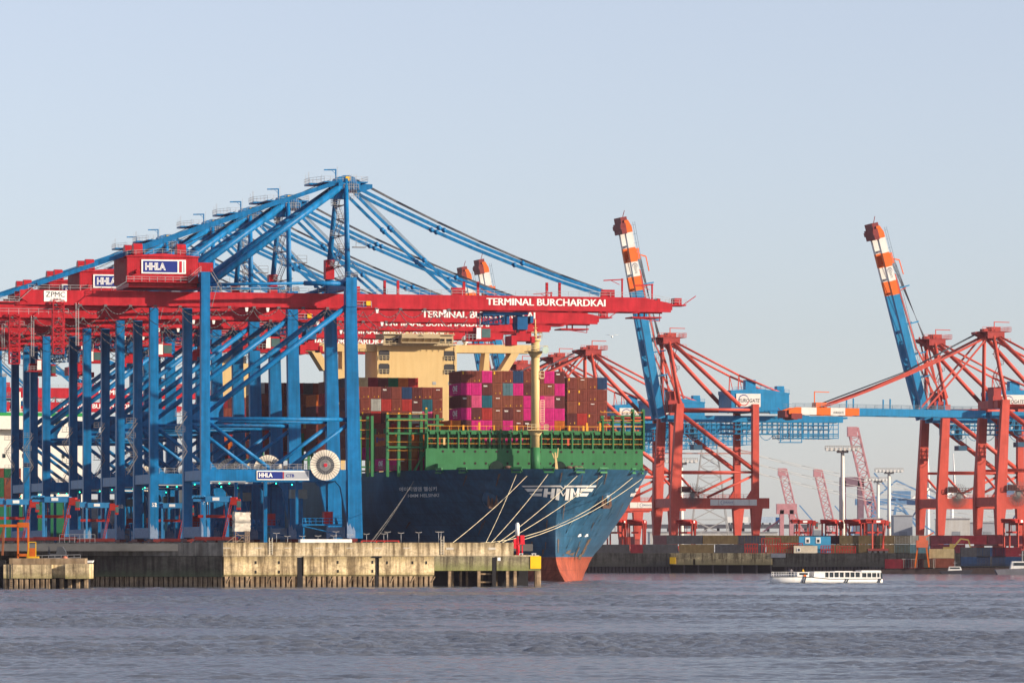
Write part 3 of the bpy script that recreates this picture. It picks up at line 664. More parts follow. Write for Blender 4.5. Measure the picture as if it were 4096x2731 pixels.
for i, (sx, Y, lab, tu) in enumerate(((-208, 1690, 'far blue and red crane behind the left row, its white lettering showing between the legs', 20), (-330, 1780, 'farthest blue and red crane at the left edge, lettering half hidden under the one before', 6))):
    c = copy_tree(proto); c['label'] = lab
    for n in find(c, 'leg'):
        for k in [o for o in C.objects if o.parent == n]: bpy.data.objects.remove(k)
    c.location = (X_at(sx, Y), Y, 5.0 - 2*i); drop(c, 'maker_sign')
    for t in find(c, 'trolley'): t.location.x = tu
# ------------------------------------------------------------------ the container ship
SH = Vector((X_at(2222, 1160), 1160, 0))       # stem at the waterline; x to its right as seen, y aft
ship = thing('container_ship', 'huge dark blue container ship moored bow towards the river, green deck frames and beige bridge', 'ship', SH, ANG)
def sl(b, t, z=0.0): return Vector((SH.x + b*CA - t*SA, SH.y + b*SA + t*CA, z))
def sb(sx, t):                                 # photo column + distance aft -> offset across the ship
    k = (sx-2048)/FPX; o = sl(0, t); return (k*o.y - o.x)/(CA - k*SA)
def sz(sy, t, b=0): return Z_at(sy, sl(b, t).y)
HB, DK = 30.5, 25.6
def lerp(a, b, f): return a + (b-a)*f
def interp(x, xs, ys): return float(np.interp(x, xs, ys))
def hpar(z):
    f = interp(z, [0, 3, 6, 9, 12, 16, 26], [.03, .2, .33, .5, .62, .79, 1.07])
    t0 = interp(z, [-2, 0, 2, 4, 6, 12, 16, 20, 24, 26], [-9, -8.5, -4.0, -1.2, 0, 0, -1.2, -3.5, -6.2, -7.4])
    return t0, lerp(118, 52, f), lerp(.98, .50, f), lerp(1.45, 2.0, f)
def half(t, z):
    t0, L, p, q = hpar(z); x = min(1, max(0, (t-t0)/L)); return HB*(1-(1-x)**q)**p
def tof(b, z):                                 # inverse: how far aft the shell is at offset b
    t0, L, p, q = hpar(z); b = min(abs(b)/HB, .99999); return t0 + L*(1-(1-b**(1/p))**(1/q))
M_hull = mat('dark blue hull paint', (.026, .105, .195), .34, var=.30, scale=.22, streak=.22, spec=.22)
M_boot = mat('red boot topping', (.36, .078, .036), .6, var=.3, scale=.5, streak=.35)
M_bgreen = mat('deck green paint', (.036, .165, .063), .5, var=.12, scale=.3, streak=.06)
M_beige = mat('beige superstructure paint', (.60, .43, .20), .5, var=.06, scale=.3, streak=.05)
def plating(m):                                # faint plate seams on the hull
    t = m.node_tree; b = t.nodes['Principled BSDF']; src = b.inputs['Base Color'].links[0].from_socket
    tc = t.nodes.new('ShaderNodeTexCoord'); sp = t.nodes.new('ShaderNodeSeparateXYZ'); t.links.new(tc.outputs['Object'], sp.inputs[0])
    ad = t.nodes.new('ShaderNodeMath'); t.links.new(sp.outputs[1], ad.inputs[0]); t.links.new(sp.outputs[0], ad.inputs[1])
    cb = t.nodes.new('ShaderNodeCombineXYZ'); t.links.new(ad.outputs[0], cb.inputs[0]); t.links.new(sp.outputs[2], cb.inputs[1])
    br = t.nodes.new('ShaderNodeTexBrick'); br.inputs['Scale'].default_value = 1; br.inputs['Brick Width'].default_value = 9; br.inputs['Row Height'].default_value = 2.6; br.inputs['Mortar Size'].default_value = .05
    br.inputs['Color1'].default_value = (1, 1, 1, 1); br.inputs['Color2'].default_value = (.80, .84, .86, 1); br.inputs['Mortar'].default_value = (.62, .62, .62, 1)
    t.links.new(cb.outputs[0], br.inputs['Vector'])
    mx = t.nodes.new('ShaderNodeMixRGB'); mx.blend_type = 'MULTIPLY'; mx.inputs[0].default_value = 1; t.links.new(src, mx.inputs[1]); t.links.new(br.outputs[0], mx.inputs[2]); t.links.new(mx.outputs[0], b.inputs['Base Color'])
plating(M_hull); plating(M_boot)
zs = [-1.5, 0, .6, 1.2, 2, 3, 4, 5, 5.6, 5.62, 6.5, 8, 10, 12, 14, 16, 18, 19.5, 21, 22.5, 24, 25, DK]
xs = [0, .004, .012, .025, .045, .07, .1, .14, .18, .23, .29, .36, .44, .54, .66, .8, 1.0]
q = MB(); rings = []
for z in zs:
    t0, L, p, qq = hpar(z); row = []
    for x in xs: row.append((half(t0+L*x, z), t0+L*x, z))
    row.append((HB, 340, z)); rings.append(row)
nc = len(rings[0])
for s in (1, -1):
    o = len(q.v)
    for rw in rings: q.v += [(s*b, t, z) for b, t, z in rw]
    for i in range(len(zs)-1):
        q.cur = 1 if zs[i+1] <= 5.61 else 0
        for j in range(nc-1):
            f = (o+i*nc+j, o+i*nc+j+1, o+(i+1)*nc+j+1, o+(i+1)*nc+j); q.face(f if s > 0 else f[::-1], True)
q.cur = 0
o = len(q.v); zd = DK-1.3
q.v += [(half(t, zd)-.05, t, zd) for t in np.linspace(-6.5, 60, 30)] + [(HB-.05, 340, zd)]
n = len(q.v)-o; q.v += [(-x, y, z) for x, y, z in q.v[o:o+n]]
for j in range(n-1): q.face((o+j, o+j+1, o+n+j+1, o+n+j))
o = len(q.v); q.v += [(s*HB, 340, z) for s, z in ((-1, -1.5), (1, -1.5), (1, DK), (-1, DK))]; q.face((o, o+1, o+2, o+3))
hull = q.build('hull', [M_hull, M_boot], ship)
def shell(b, z, off=.06):                      # a point just outside the bow shell
    e = .15; t = tof(b, z)
    db = (tof(b+e, z)-tof(b-e, z))/(2*e); dz = (tof(b, z+e)-tof(b, z-e))/(2*e)
    nrm = Vector((-(-db), -1, dz)); nrm = Vector((db, -1, dz)).normalized()
    return Vector((b, t, z)) + nrm*off
# emblem across the stem: wings, and the three letters, as panels laid on the shell
q = MB()
def panel(poly, n=10):                         # quad strip between two edges, in (b, z) metres
    (a, b, c, d) = poly; o = len(q.v)
    for i in range(n+1):
        f = i/n
        for (p0, p1) in ((a, b), (d, c)): q.v.append(tuple(shell(p0[0]+(p1[0]-p0[0])*f, p0[1]+(p1[1]-p0[1])*f, .10)))
    for i in range(n): q.face((o+2*i, o+2*i+2, o+2*i+3, o+2*i+1), True)
def EP(x, y):                                  # emblem pixel (photo crop) -> b, z
    sx = 2000 + x/3.1354; sy = 1850 + y/3.1354; b = 0.0
    for _ in range(6):
        z = CAMZ - (sy-HOR)/FPX*sl(b, tof(b, 20)).y; b = sb(sx, tof(b, z))
    return b, z
for pl in ([(272,285),(760,282),(760,300),(290,303)], [(735,282),(762,282),(795,316),(795,330)], [(795,316),(822,284),(848,284),(795,330)], [(800,284),(1210,282),(1195,304),(820,303)],
           [(308,322),(535,322),(527,356),(345,360)], [(365,380),(526,380),(522,416),(408,414)], [(1015,318),(1175,320),(1150,360),(1003,358)], [(1003,378),(1115,378),(1085,418),(995,418)]):
    panel([EP(*c) for c in pl])
for pl in ([(556,320),(602,320),(590,430),(541,424)], [(648,320),(692,320),(676,448),(630,440)], [(598,362),(645,362),(642,392),(594,390)],
           [(712,318),(752,320),(738,468),(694,458)], [(752,320),(792,400),(790,420),(748,352)], [(792,400),(848,318),(848,350),(790,420)], [(828,318),(872,318),(856,466),(812,466)],
           [(884,316),(918,318),(914,452),(870,462)], [(918,318),(942,384),(938,410),(914,352)], [(942,384),(974,316),(978,346),(938,410)], [(966,316),(998,316),(990,420),(956,430)]):
    panel([EP(*c) for c in pl], 4)
q.build('bow_emblem', M_white, hull)
def hull_text(body, sx0, sx1, sy0, sy1, slope, name):
    vs, fs, wd = text_geo(body, .015); o = len(q.v)
    for x, y in vs:
        sx = sx0 + (sx1-sx0)*x/wd; sy = sy0 + slope*x/wd - (sy0-sy1)*y; b = -18.0 if sx < 2200 else 20.0
        for _ in range(12):
            t = tof(b, 19); z = CAMZ - (sy-HOR)/FPX*sl(b, t).y; b = .5*b + .5*sb(sx, tof(b, z))
        q.v.append(tuple(shell(b, z, .10)))
    for f in fs: q.face([i+o for i in f])
q = MB(); hull_text('에이지엠엠 헬싱키', 1598, 1748, 1965, 1948, -3, ''); hull_text('HMM HELSINKI', 1633, 1757, 1988, 1975, -3, '')
q.build('ship_name', mat('dull white lettering', (.80, .80, .80), .6), hull)
q = MB()
for sx, sy in ((2310, 2146), (2338, 2146)):
    for dx, dy, w_, h_ in ((0, 0, 14, 5), (4, -6, 9, 4)):
        pts = []
        for px, py in ((sx+dx, sy+dy), (sx+dx+w_, sy+dy-3), (sx+dx+w_, sy+dy-3-h_), (sx+dx, sy+dy-h_)):
            b = 8.0
            for _ in range(14): z = CAMZ - (py-HOR)/FPX*sl(b, tof(b, 9)).y; b = .6*b + .4*sb(px, tof(b, z))
            pts.append((b, z))
        panel(pts, 2)
for row in (1957, 1977):                       # slanting name on the far bow shoulder
    for k in range(5):
        pts = []; sx = 2540 - (row-1957)*1.1 + k*6.5
        for px, py in ((sx, row+7-k*.6), (sx+4.5, row+6.5-k*.6), (sx+7, row-6-k*.6), (sx+2.5, row-5.5-k*.6)):
            b = 24.0
            for _ in range(14): z = CAMZ - (py-HOR)/FPX*sl(b, tof(b, 21)).y; b = .7*b + .3*min(29.5, sb(px, tof(b, z)))
            pts.append((b, z))
        panel(pts, 2)
q.build('hull_mark', M_white, hull)
# rust and worn patches at the waterline are part of the red and blue paint; anchors in their pockets
M_rust = mat('rusty iron', (.13, .075, .055), .85, var=.4, scale=1.5)
for b, dirv in ((-13.6, -1), (12.2, 1)):
    z = 19.0; c = shell(b, z, .0)
    q = MB(); q.ball(c + Vector((0, .6, 0)), 2.3, 16, 10, 1, .75, 1.0); q.build('anchor_pocket', M_hull, ship)
    q = MB(); a = c + Vector((dirv*.4, -1.5, -.6)); 
    q.bar(a + Vector((-.9, 0, -1.3)), a + Vector((.9, 0, -1.3)), .75); q.taper((a.x-.8, a.y, a.z-1.2), (a.x-1.0, a.y-.2, a.z+1.3), (.42, .3), (.06, .1)); q.taper((a.x+.8, a.y, a.z-1.2), (a.x+1.0, a.y-.2, a.z+1.3), (.42, .3), (.06, .1)); q.bar(a + Vector((0, .2, -1.3)), a + Vector((0, .6, .6)), .5)
    q.build('anchor', M_rust, ship)
rs = random.Random(8); q = MB()                # rust runs and scuffs on the bow plating
for k in range(26):
    b = rs.uniform(-26, 27); zt = rs.choice([24.6, 24.2, 18.0, 14.0, 9.5, 7.0]) + rs.uniform(-.6, .6); ln = rs.uniform(1.0, 3.6); w0 = rs.uniform(.07, .22)
    if zt < 12: b *= .35
    panel([(b-w0, zt), (b+w0, zt), (b+w0*.4, zt-ln), (b-w0*.4, zt-ln)], 2)
for b0, b1, z0, z1 in ((3.2, 5.2, 6.2, 7.4), (4.6, 7.0, 5.9, 6.8), (7.5, 8.6, 6.2, 8.2), (10.5, 12.4, 6.2, 10.0), (9.2, 11.2, 5.0, 6.6), (2.0, 3.0, 5.9, 6.5)):
    panel([(b0, z0+.3), (b1-.4, z0), (b1, z1), (b0+.6, z1-.4)], 3)
q.build('rust_stain', mat('rust run', (.13, .085, .06), .8, var=.4, scale=1.5), hull)
q = MB()                                        # pale scuffs put on the sunlit flare to brighten its lit tone
for k in range(16):
    zt = rs.uniform(7.5, 23); b = rs.uniform(3, 10 + zt*.55); ln = rs.uniform(1.0, 3.5); w0 = rs.uniform(.15, .6)
    panel([(b, zt), (b+w0, zt+.2), (b-ln*.5+w0*.3, zt-ln*.8), (b-ln*.5, zt-ln)], 3)
q.build('lit_scuff', mat('sunlit flare scuff', (.075, .15, .21), .6, var=.35, scale=.6), hull)
# rim of the foredeck: fairleads
q = MB()
for sx in (1755, 1850, 2065, 2195, 2320, 2412, 2532, 2568):
    b = sb(sx, 8)
    for _ in range(10): b = .6*b + .4*max(-29, min(29.3, sb(sx, tof(b, DK))))
    c = Vector((b, tof(b, DK), DK)); nx = shell(b, 24, 1) - shell(b, 24, 0); nx.z = 0; nx.normalize(); sd = Vector((-nx.y, nx.x, 0))
    for d in (-1.2, 1.2): q.bar(c + sd*d - nx*.6 + Vector((0, 0, -.5)), c + sd*d*.8 + nx*.25 + Vector((0, 0, .35)), .35)
    q.bar(c - sd*1.4 + nx*.12 + Vector((0, 0, .25)), c + sd*1.4 + nx*.12 + Vector((0, 0, .25)), .35); q.bar(c - sd*1.1 + nx*.12 + Vector((0, 0, -.7)), c + sd*1.1 + nx*.12 + Vector((0, 0, -.7)), .3, .4)
q.build('fairlead', M_bgreen, ship)
TW = 24.0                                      # breakwater wall
wl0, wl1, wz0, wz1 = sb(1703, TW), sb(2572, TW), DK-1.4, sz(1795, TW)
q = MB(); q.prism([(wl0-.6, wz0), (wl1, wz0), (wl1, wz1), (wl0, wz1), (wl0, wz0+2)], 'y', TW, TW+.5)
bwk = q.build('breakwater', M_bgreen, ship)
q = MB(); M_hole = mat('dark porthole', (.035, .018, .02), .7)
for i in range(19):
    bb = sb(1772 + 43*i, TW)
    for zq in (sz(1806, TW), sz(1853, TW)):
        if i < 2 and zq < 29: continue
        q.tube((bb, TW-.06, zq), (bb, TW+.02, zq), .29, 12)
q.build('porthole', M_hole, bwk)
q = MB(); q.box(sb(1745, TW)-.2, sb(1815, TW), TW-2.4, TW-.02, wz0, wz0+3.0); q.box(sb(1836, TW), sb(1856, TW), TW-2.5, TW, wz0, wz0+2.2); q.build('deck_house', M_bgreen, bwk)
def lashing(name_t, b0, b1, z0, z1, tiers, step=2.54, tall=None):
    q = MB(); t = name_t; n = int(round((b1-b0)/step))
    for i in range(n+1):
        b = b0 + (b1-b0)*i/n; zt = z1
        if tall: zt = tall(b, z1)
        q.box(b-.36, b+.36, t-.5, t+.4, z0, zt); q.box(b-.14, b+.14, t-1.0, t-.5, z0, zt-.6)
        if i < n:
            m_ = (b0 + (b1-b0)*(i+.5)/n); q.box(m_-.3, m_+.3, t+.1, t+.6, z0, z1-1.6); q.box(m_-1.0, m_+1.0, t+.6, t+.9, z0, z0+1.3); q.box(m_-1.1, m_+1.1, t+.6, t+.9, z1-1.7, z1-.5); q.box(m_-.9, m_-.6, t+.2, t+.6, z1-1.6, z1+.4)
    for z in tiers:
        q.box(b0, b1, t-.7, t+.7, z-.32, z); 
        for i in range(n): q.box(b0+(b1-b0)*i/n+.6, b0+(b1-b0)*(i+1)/n-.6, t-.75, t-.4, z-.95, z-.32)
    return q.build('lashing_bridge', M_bgreen, ship), n
T1 = 25.2
rb0, rb1 = sb(1545, 28), sb(2571, T1)
top_front = sz(1722, T1)
lashing(T1, sb(1706, T1), rb1, wz1-.4, top_front, (wz1+.1, wz1+4.3), tall=lambda b, z: z + (3.6 if b > sb(2390, T1) else 0) + (1.6 if b > sb(2500, T1) else 0))
q = MB()
for zq in (top_front+1.0, wz1+2.4, wz1+1.2): q.bar((sb(1706, T1), T1-.8, zq), (rb1, T1-.8, zq), .1)
for zq in (top_front+1.2, top_front+2.6, top_front+4.4): q.bar((sb(2400, T1), T1-.8, zq), (rb1, T1-.8, zq), .12)
for i in range(24): bb = sb(1720+37*i, T1); q.bar((bb, T1-.8, top_front), (bb, T1-.8, top_front+1.1), .08)
for i, sx in enumerate((1850, 1914, 1974, 2064, 2274, 2330, 2344, 2397)): bb = sb(sx, T1); q.box(bb-.22, bb+.22, T1-.9, T1-.5, top_front, top_front+(1.9 if i in (1, 6, 7) else 1.2))
q.build('safety_rail', mat('safety yellow', (.70, .30, .03), .5), ship)
q = MB(); q.box(sb(2390, T1), rb1, T1-.7, T1+.7, top_front+1.8, top_front+2.2); q.box(sb(2460, T1), rb1, T1-.7, T1+.7, top_front+3.4, top_front+3.7); q.build('wing_gallery', M_bgreen, ship)
T2 = 27.6                                       # taller lashing towers at the left side
q = MB()
zt = sz(1660, T2)
for sx in (1549, 1594, 1639, 1684, 1704, 1748):
    bb = sb(sx, T2); q.box(bb-.32, bb+.32, T2-.5, T2+.4, DK-1.4, zt + (1.2 if sx == 1704 else 0))
for z in (zt-.9, zt-4.2, zt-7.4): q.box(sb(1549, T2), sb(1704, T2), T2-.7, T2+.7, z-.45, z)
for z in (zt-.9, zt-2.2): q.box(sb(1704, T2), sb(1772, T2), T2-.7, T2+.7, z-.4, z)
q.bar((sb(1655, T2), T2-.6, DK), (sb(1704, T2), T2-.6, zt-8), .5)
for sx, dt in ((1488, 0), (1440, 3), (1470, 3)): bb = sb(sx, T2+dt); q.box(bb-.3, bb+.3, T2+dt-.4, T2+dt+.4, DK-1.4, zt-.4)
q.build('lashing_tower', M_bgreen, ship)
q = MB()
for z in (zt-.9, zt-4.2, zt-7.4, zt-9.4, zt-2.4, DK+1.6):
    q.bar((sb(1549, T2), T2-.8, z+1.0), (sb(1704, T2), T2-.8, z+1.0), .08)
for sx in (1549, 1594, 1639, 1704): q.box(sb(sx, T2)-.2, sb(sx, T2)+.2, T2-.4, T2+.2, zt+(1.2 if sx == 1704 else 0), zt+.4+(1.2 if sx == 1704 else 0))
for z in (zt-1.4, zt-3.6, zt-5.6): q.bar((sb(1420, T2+3), T2+2.4, z), (sb(1486, T2+3), T2+2.4, z), .12)
q.build('safety_rail', MATS['safety yellow'], ship)
q = MB()
for (sx, w_) in ((1983, 1), (2232, 1), (2210, .6)):                     # mooring winches
    bb = sb(sx, 16); 
    if w_ == 1: q.tube((bb, 15.2, DK+.5), (bb, 16.6, DK+.5), 1.5, 20); q.tube((bb, 15.0, DK+.5), (bb, 15.19, DK+.5), 1.7, 20)
    else: q.box(bb-2, bb+2, 15, 16, DK-1, DK+.6)
q.build('mooring_winch', mat('dark green machinery', (.004, .018, .012), .5), ship)
q = MB()
for sx in (2030, 2275, 2300, 2318): bb = sb(sx, 15); q.ball((bb, 14.6, DK+.7), .55, 8, 6, 1.6, 1, .7)
q.build('anchor_chain', M_rust, ship)
q = MB()
for a, b in ((1955, 1980), (2430, 2452), (2460, 2484)): q.rail([(sb(a, 17), 17, DK-.3), (sb(b, 17), 17, DK-.3)], 2.0, 1.0, .12)
q.rail([(sb(1490, 33), 33, DK), (sb(1600, 27), 27, DK)], 1.1, 1.5, .09)
q.build('deck_railing', M_bgreen, ship)
# foremast
TM = 20.0; mb_ = sb(2141, TM); mr = .98
mast = MB().tube((mb_, TM, sz(1789, TM)), (mb_, TM, sz(1358, TM)), mr, 20).build('foremast', M_beige, ship)
MB().tube((mb_, TM, DK-1.3), (mb_, TM, sz(1789, TM)-.003), mr+.15, 20).build('mast_foot', M_bgreen, mast)
for y0, wd_ in ((1408, 2.4), (1722, 2.5)):
    q = MB(); z = sz(y0, TM); q.tube((mb_, TM, z-1.5), (mb_, TM, z), .9, 12, wd_*.75); q.box(mb_-wd_, mb_+wd_, TM-wd_, TM+wd_*.4, z, z+.18); q.build('mast_platform', M_beige, mast)
q = MB(); z = sz(1356, TM); q.tube((mb_, TM, z-.5), (mb_, TM, z), 1.3, 14); q.tube((mb_, TM, z), (mb_, TM, z+2.2), .3, 8); q.tube((mb_, TM, z+2.2), (mb_, TM, z+4.6), .16, 6); q.bar((mb_-.8, TM, z+1.6), (mb_+.6, TM, z+1.6), .2); q.bar((mb_-.5, TM, z+2.6), (mb_+.5, TM, z+2.6), .15)
q.build('mast_top', M_beige, mast)
q = MB()
for y0, wd_ in ((1408, 2.4), (1722, 2.5)): z = sz(y0, TM)+.18; q.rail([(mb_-wd_, TM-wd_, z), (mb_+wd_, TM-wd_, z), (mb_+wd_, TM+.9, z)], 1.2, .9, .09)
z = sz(1356, TM); q.rail([(mb_-1.3, TM-1.3, z), (mb_+1.3, TM-1.3, z), (mb_+1.3, TM+1.3, z)], 1.5, .9, .09)
za, zb = sz(1690, TM), sz(1600, TM)
for d in (1.15, 2.0): q.bar((mb_+d, TM-.6, za), (mb_+d, TM-.6, zb), .12)
for k in range(14): q.bar((mb_+1.15, TM-.6, za+(zb-za)*k/13), (mb_+2.0, TM-.6, za+(zb-za)*k/13), .1)
q.rail([(mb_+1.0, TM-1, sz(1510, TM)), (mb_+1.9, TM-1, sz(1510, TM))], 1.5, .5, .1); q.box(mb_+.9, mb_+1.9, TM-1, TM, sz(1514, TM), sz(1510, TM))
q.build('mast_railing', mat('cream railing', (.62, .5, .3), .5), mast)
q = MB(); z = sz(1402, TM); q.tube((mb_+1.5, TM-1.4, z), (mb_+1.7, TM-2.9, z), .3, 12, .85); q.build('horn', mat('pale green horn', (.35, .45, .40), .4), mast)
q = MB(); bb = sb(2226, 15); q.taper((bb, 15, DK), (bb-.3, 15, DK+4.2), (.35, .3), (.15, .15)); q.bar((bb, 15, DK+1.5), (bb-1.0, 15, DK+4), .22); q.bar((bb+.2, 15, DK+3), (bb+.4, 15, DK+5.2), .2); q.build('bow_light_mast', M_beige, ship)
# bridge house
TB = 135.0; sc = FPX/sl(0, TB).y
def bx(sx): return sb(sx, TB)
def bz(sy): return sz(sy, TB)
bl, br = bx(1509), bx(1827)
q = MB(); q.box(bl, br, TB, TB+14, 24, bz(1384)); 
house = q.build('superstructure', M_beige, ship)
q = MB()
for x0, x1 in ((1515, 1558), (1776, 1819)):
    for y0, y1 in ((1402, 1441), (1455, 1496)):
        a, b, c, d = bx(x0), bx(x1), bz(y1), bz(y0); k = .35
        q.prism([(a+k, c), (b-k, c), (b, c+k), (b, d-k), (b-k, d), (a+k, d), (a, d-k), (a, c+k)], 'y', TB-.05, TB+.3)
q.build('balcony_opening', mat('dark balcony recess', (.045, .045, .05), .7), house)
q = MB()
for x0, x1 in ((1515, 1558), (1776, 1819)):
    for y1 in (1441, 1496): q.rail([(bx(x0), TB-.15, bz(y1)), (bx(x1), TB-.15, bz(y1))], 1.1, .9, .09)
q.rail([(bx(1500), TB-2.4, bz(1384)), (bx(1835), TB-2.4, bz(1384))], 1.1, 1.5, .09); q.bar((bx(1822), TB-.3, bz(1384)), (bx(1822), TB-.3, bz(1500)), .12)
q.build('railing', MATS['cream railing'], house)
q = MB()
for sx in (1737, 1800): q.box(bx(sx-7), bx(sx+7), TB-.06, TB+.2, bz(1538), bz(1526))
q.build('window', mat('pale window glass', (.35, .37, .36), .2), house)
wy0, wy1 = bz(1408), bz(1377)        # wings and their struts
for s in (1, -1):
    q = MB()
    e0, e1 = (br, bx(2128)) if s > 0 else (bl, bx(1196))
    q.prism([(e0, wy0), (e1, wy0), (e1, wy1+.2), (e0, wy1)], 'y', TB+1, TB+6)
    f = lambda sx: bx(sx) if s > 0 else (bl + br - bx(sx))
    q.prism([(f(1937), bz(1484)), (f(1962), bz(1484)), (f(1962), wy0+.1), (f(1945), wy0+.1)], 'y', TB+1.1, TB+5.9)
    q.prism([(f(2050), wy0), (f(2082), wy0), (f(2036), bz(1484)), (f(2003), bz(1484))], 'y', TB+1.1, TB+5.9)
    q.prism([(f(1950), bz(1478)), (f(2020), bz(1478)), (f(2020), 24), (f(1950), 24)], 'y', TB+1.15, TB+5.85)
    q.build('bridge_wing', M_beige, house)
q = MB()                                        # wheelhouse
a, b, c, d = bx(1530), bx(1808), bz(1384), bz(1340)
q.box(a, b, TB-1.5, TB+8, c, bz(1372)); q.box(a, b, TB-1.4, TB+8, bz(1355), d); q.box(a-.3, b+.3, TB-2, TB+8, d, d+.25)
ca, cb = bx(1594), bx(1746)
q.box(ca, cb, TB-3.6, TB-1.6, bz(1374), bz(1370)); q.prism([(TB-2.2, bz(1372)), (TB-1.6, bz(1372)), (TB-1.6, d), (TB-3.8, d), (TB-3.8, bz(1355)), (TB-3.5, bz(1355))], 'x', ca, cb)
for i in range(6): x = ca+(cb-ca)*i/5; q.bar((x, TB-2.3, bz(1372)), (x, TB-3.7, bz(1354)), .3)
for sx in (1533, 1562, 1592, 1750, 1776, 1805): q.box(bx(sx)-.2, bx(sx)+.2, TB-1.55, TB-1.3, bz(1373), bz(1354))
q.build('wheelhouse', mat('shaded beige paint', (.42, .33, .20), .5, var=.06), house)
q = MB(); q.box(a+.2, b-.2, TB-1.2, TB-1.0, bz(1372), bz(1355)); q.build('wheelhouse_window', M_glass, house)
q = MB()
q.prism([(TB-2.0, bz(1371.5)), (TB-1.5, bz(1371.5)), (TB-1.5, bz(1355)), (TB-3.4, bz(1355))], 'x', ca+.2, cb-.2); q.build('front_window', M_glass, house)
q = MB(); rnd = random.Random(4)
for sx, top, w_ in ((1575, 1300, .3), (1585, 1318, .3), (1635, 1292, .35), (1640, 1310, .3), (1712, 1290, .4), (1718, 1305, .3), (1740, 1300, .25), (1655, 1300, .3), (1600, 1312, .2), (1765, 1312, .12), (1780, 1318, .12), (1800, 1312, .12), (1806, 1316, .12), (1545, 1318, .15), (1690, 1312, .2)):
    q.bar((bx(sx), TB+3, d), (bx(sx), TB+3, bz(top)), w_)
    q.bar((bx(sx)-1.2, TB+3, bz(top+9)), (bx(sx)+1.0, TB+3, bz(top+9)), .14)
for sx in (1632, 1712): q.bar((bx(sx), TB+3, bz(1318)), (bx(sx)-1.6, TB+3, d), .18); q.bar((bx(sx), TB+3, bz(1318)), (bx(sx)+1.6, TB+3, d), .18); q.box(bx(sx)-1, bx(sx)+1, TB+2, TB+4, bz(1322), bz(1320))
q.bar((bx(1630), TB+2, bz(1299)), (bx(1668), TB+2, bz(1297)), .35); q.rail([(a, TB-1.5, d+.2), (b, TB-1.5, d+.2)], 1.1, 1.4, .09)
q.build('radar_mast', MATS['cream railing'], house)
q = MB()
for sx, sy, r_ in ((1544, 1314, .9), (1870, 1355, .95)): q.ball((bx(sx), TB+2.5, bz(sy)), r_, 12, 8, 1, 1, 1.1); q.tube((bx(sx), TB+2.5, bz(1377 if sx > 1800 else 1340)), (bx(sx), TB+2.5, bz(sy)), .35, 8)
q.build('radome', M_white, house)
q = MB(); write(q, 'IMO', (bx(1664), TB-3.86, bz(1344)), (1,0,0), (0,0,1), .26, None, .01, 1, .0); write(q, '9863340', (bx(1657), TB-3.86, bz(1349)), (1,0,0), (0,0,1), .26, 1.5, .01, 1, .0); q.build('lettering', M_dark, house)
# funnel casing far aft
q = MB(); TF = 285; q.box(sb(880, TF), sb(1000, TF), TF, TF+14, 24, sz(1455, TF)); fn_ = q.build('funnel_casing', M_beige, ship)
MB().box(sb(893, TF), sb(988, TF), TF+1, TF+10, sz(1455, TF)+.01, sz(1425, TF)).build('funnel_top', M_dark, fn_)
# ------------------------------------------------------------------ containers on board
CW, CH, CL = 2.40, 2.90, 12.19
PAL = {'brown': (.22, .052, .036), 'rust brown': (.25, .072, .042), 'dark brown': (.125, .030, .030), 'magenta': (.62, .020, .21), 'pink': (.66, .09, .22), 'red': (.42, .035, .03), 'navy blue': (.020, .055, .14),
       'grey blue': (.10, .20, .24), 'pale grey': (.40, .40, .37), 'teal': (.015, .12, .17), 'white': (.52, .49, .42), 'green': (.012, .13, .06), 'orange': (.55, .14, .02), 'dark red': (.22, .018, .03), 'cream': (.55, .44, .24), 'ochre': (.18, .13, .06), 'dark grey': (.07, .07, .08), 'wine': (.12, .02, .035)}
def paint(c):
    return mat(c + ' container paint', PAL[c], .55, var=.22, scale=.7, streak=.18)
M_seam = mat('container frame shadow', (.015, .010, .010), .8)
CM = {}
def cont_mesh(L, colr):
    key = (L, colr)
    if key in CM: return CM[key]
    q = MB(); h, w_ = CH, CW/2
    q.box(-w_+.06, w_-.06, .06, L-.06, .12, h-.12)
    for x0 in (-w_, w_-.13):
        for y0 in (0, L-.13): q.box(x0, x0+.13, y0, y0+.13, 0, h)
    for z0 in (.06, h-.19):
        for y0 in (0, L-.13): q.box(-w_+.13, w_-.13, y0, y0+.12, z0, z0+.13)
        for x0 in (-w_, w_-.13): q.box(x0, x0+.12, .13, L-.13, z0, z0+.13)
    for k in range(6): x = -w_+.22+.36*k; q.box(x, x+.2, -.01, .07, .2, h-.2)
    k = .3
    while k < L-.3: q.box(-w_-.01, -w_+.07, k, k+.24, .2, h-.2); k += .48
    me = q.build('container', [paint(colr)]); CM[key] = me.data; bpy.data.objects.remove(me); return CM[key]
def ordn(n): return ['first', 'second', 'third', 'fourth', 'fifth', 'sixth', 'seventh', 'eighth', 'ninth', 'tenth', 'eleventh', 'twelfth', 'thirteenth', 'fourteenth', 'fifteenth', 'sixteenth', 'seventeenth', 'eighteenth', 'nineteenth', 'twentieth', 'twenty-first', 'twenty-second', 'twenty-third', 'twenty-fourth'][n]
MK = {}
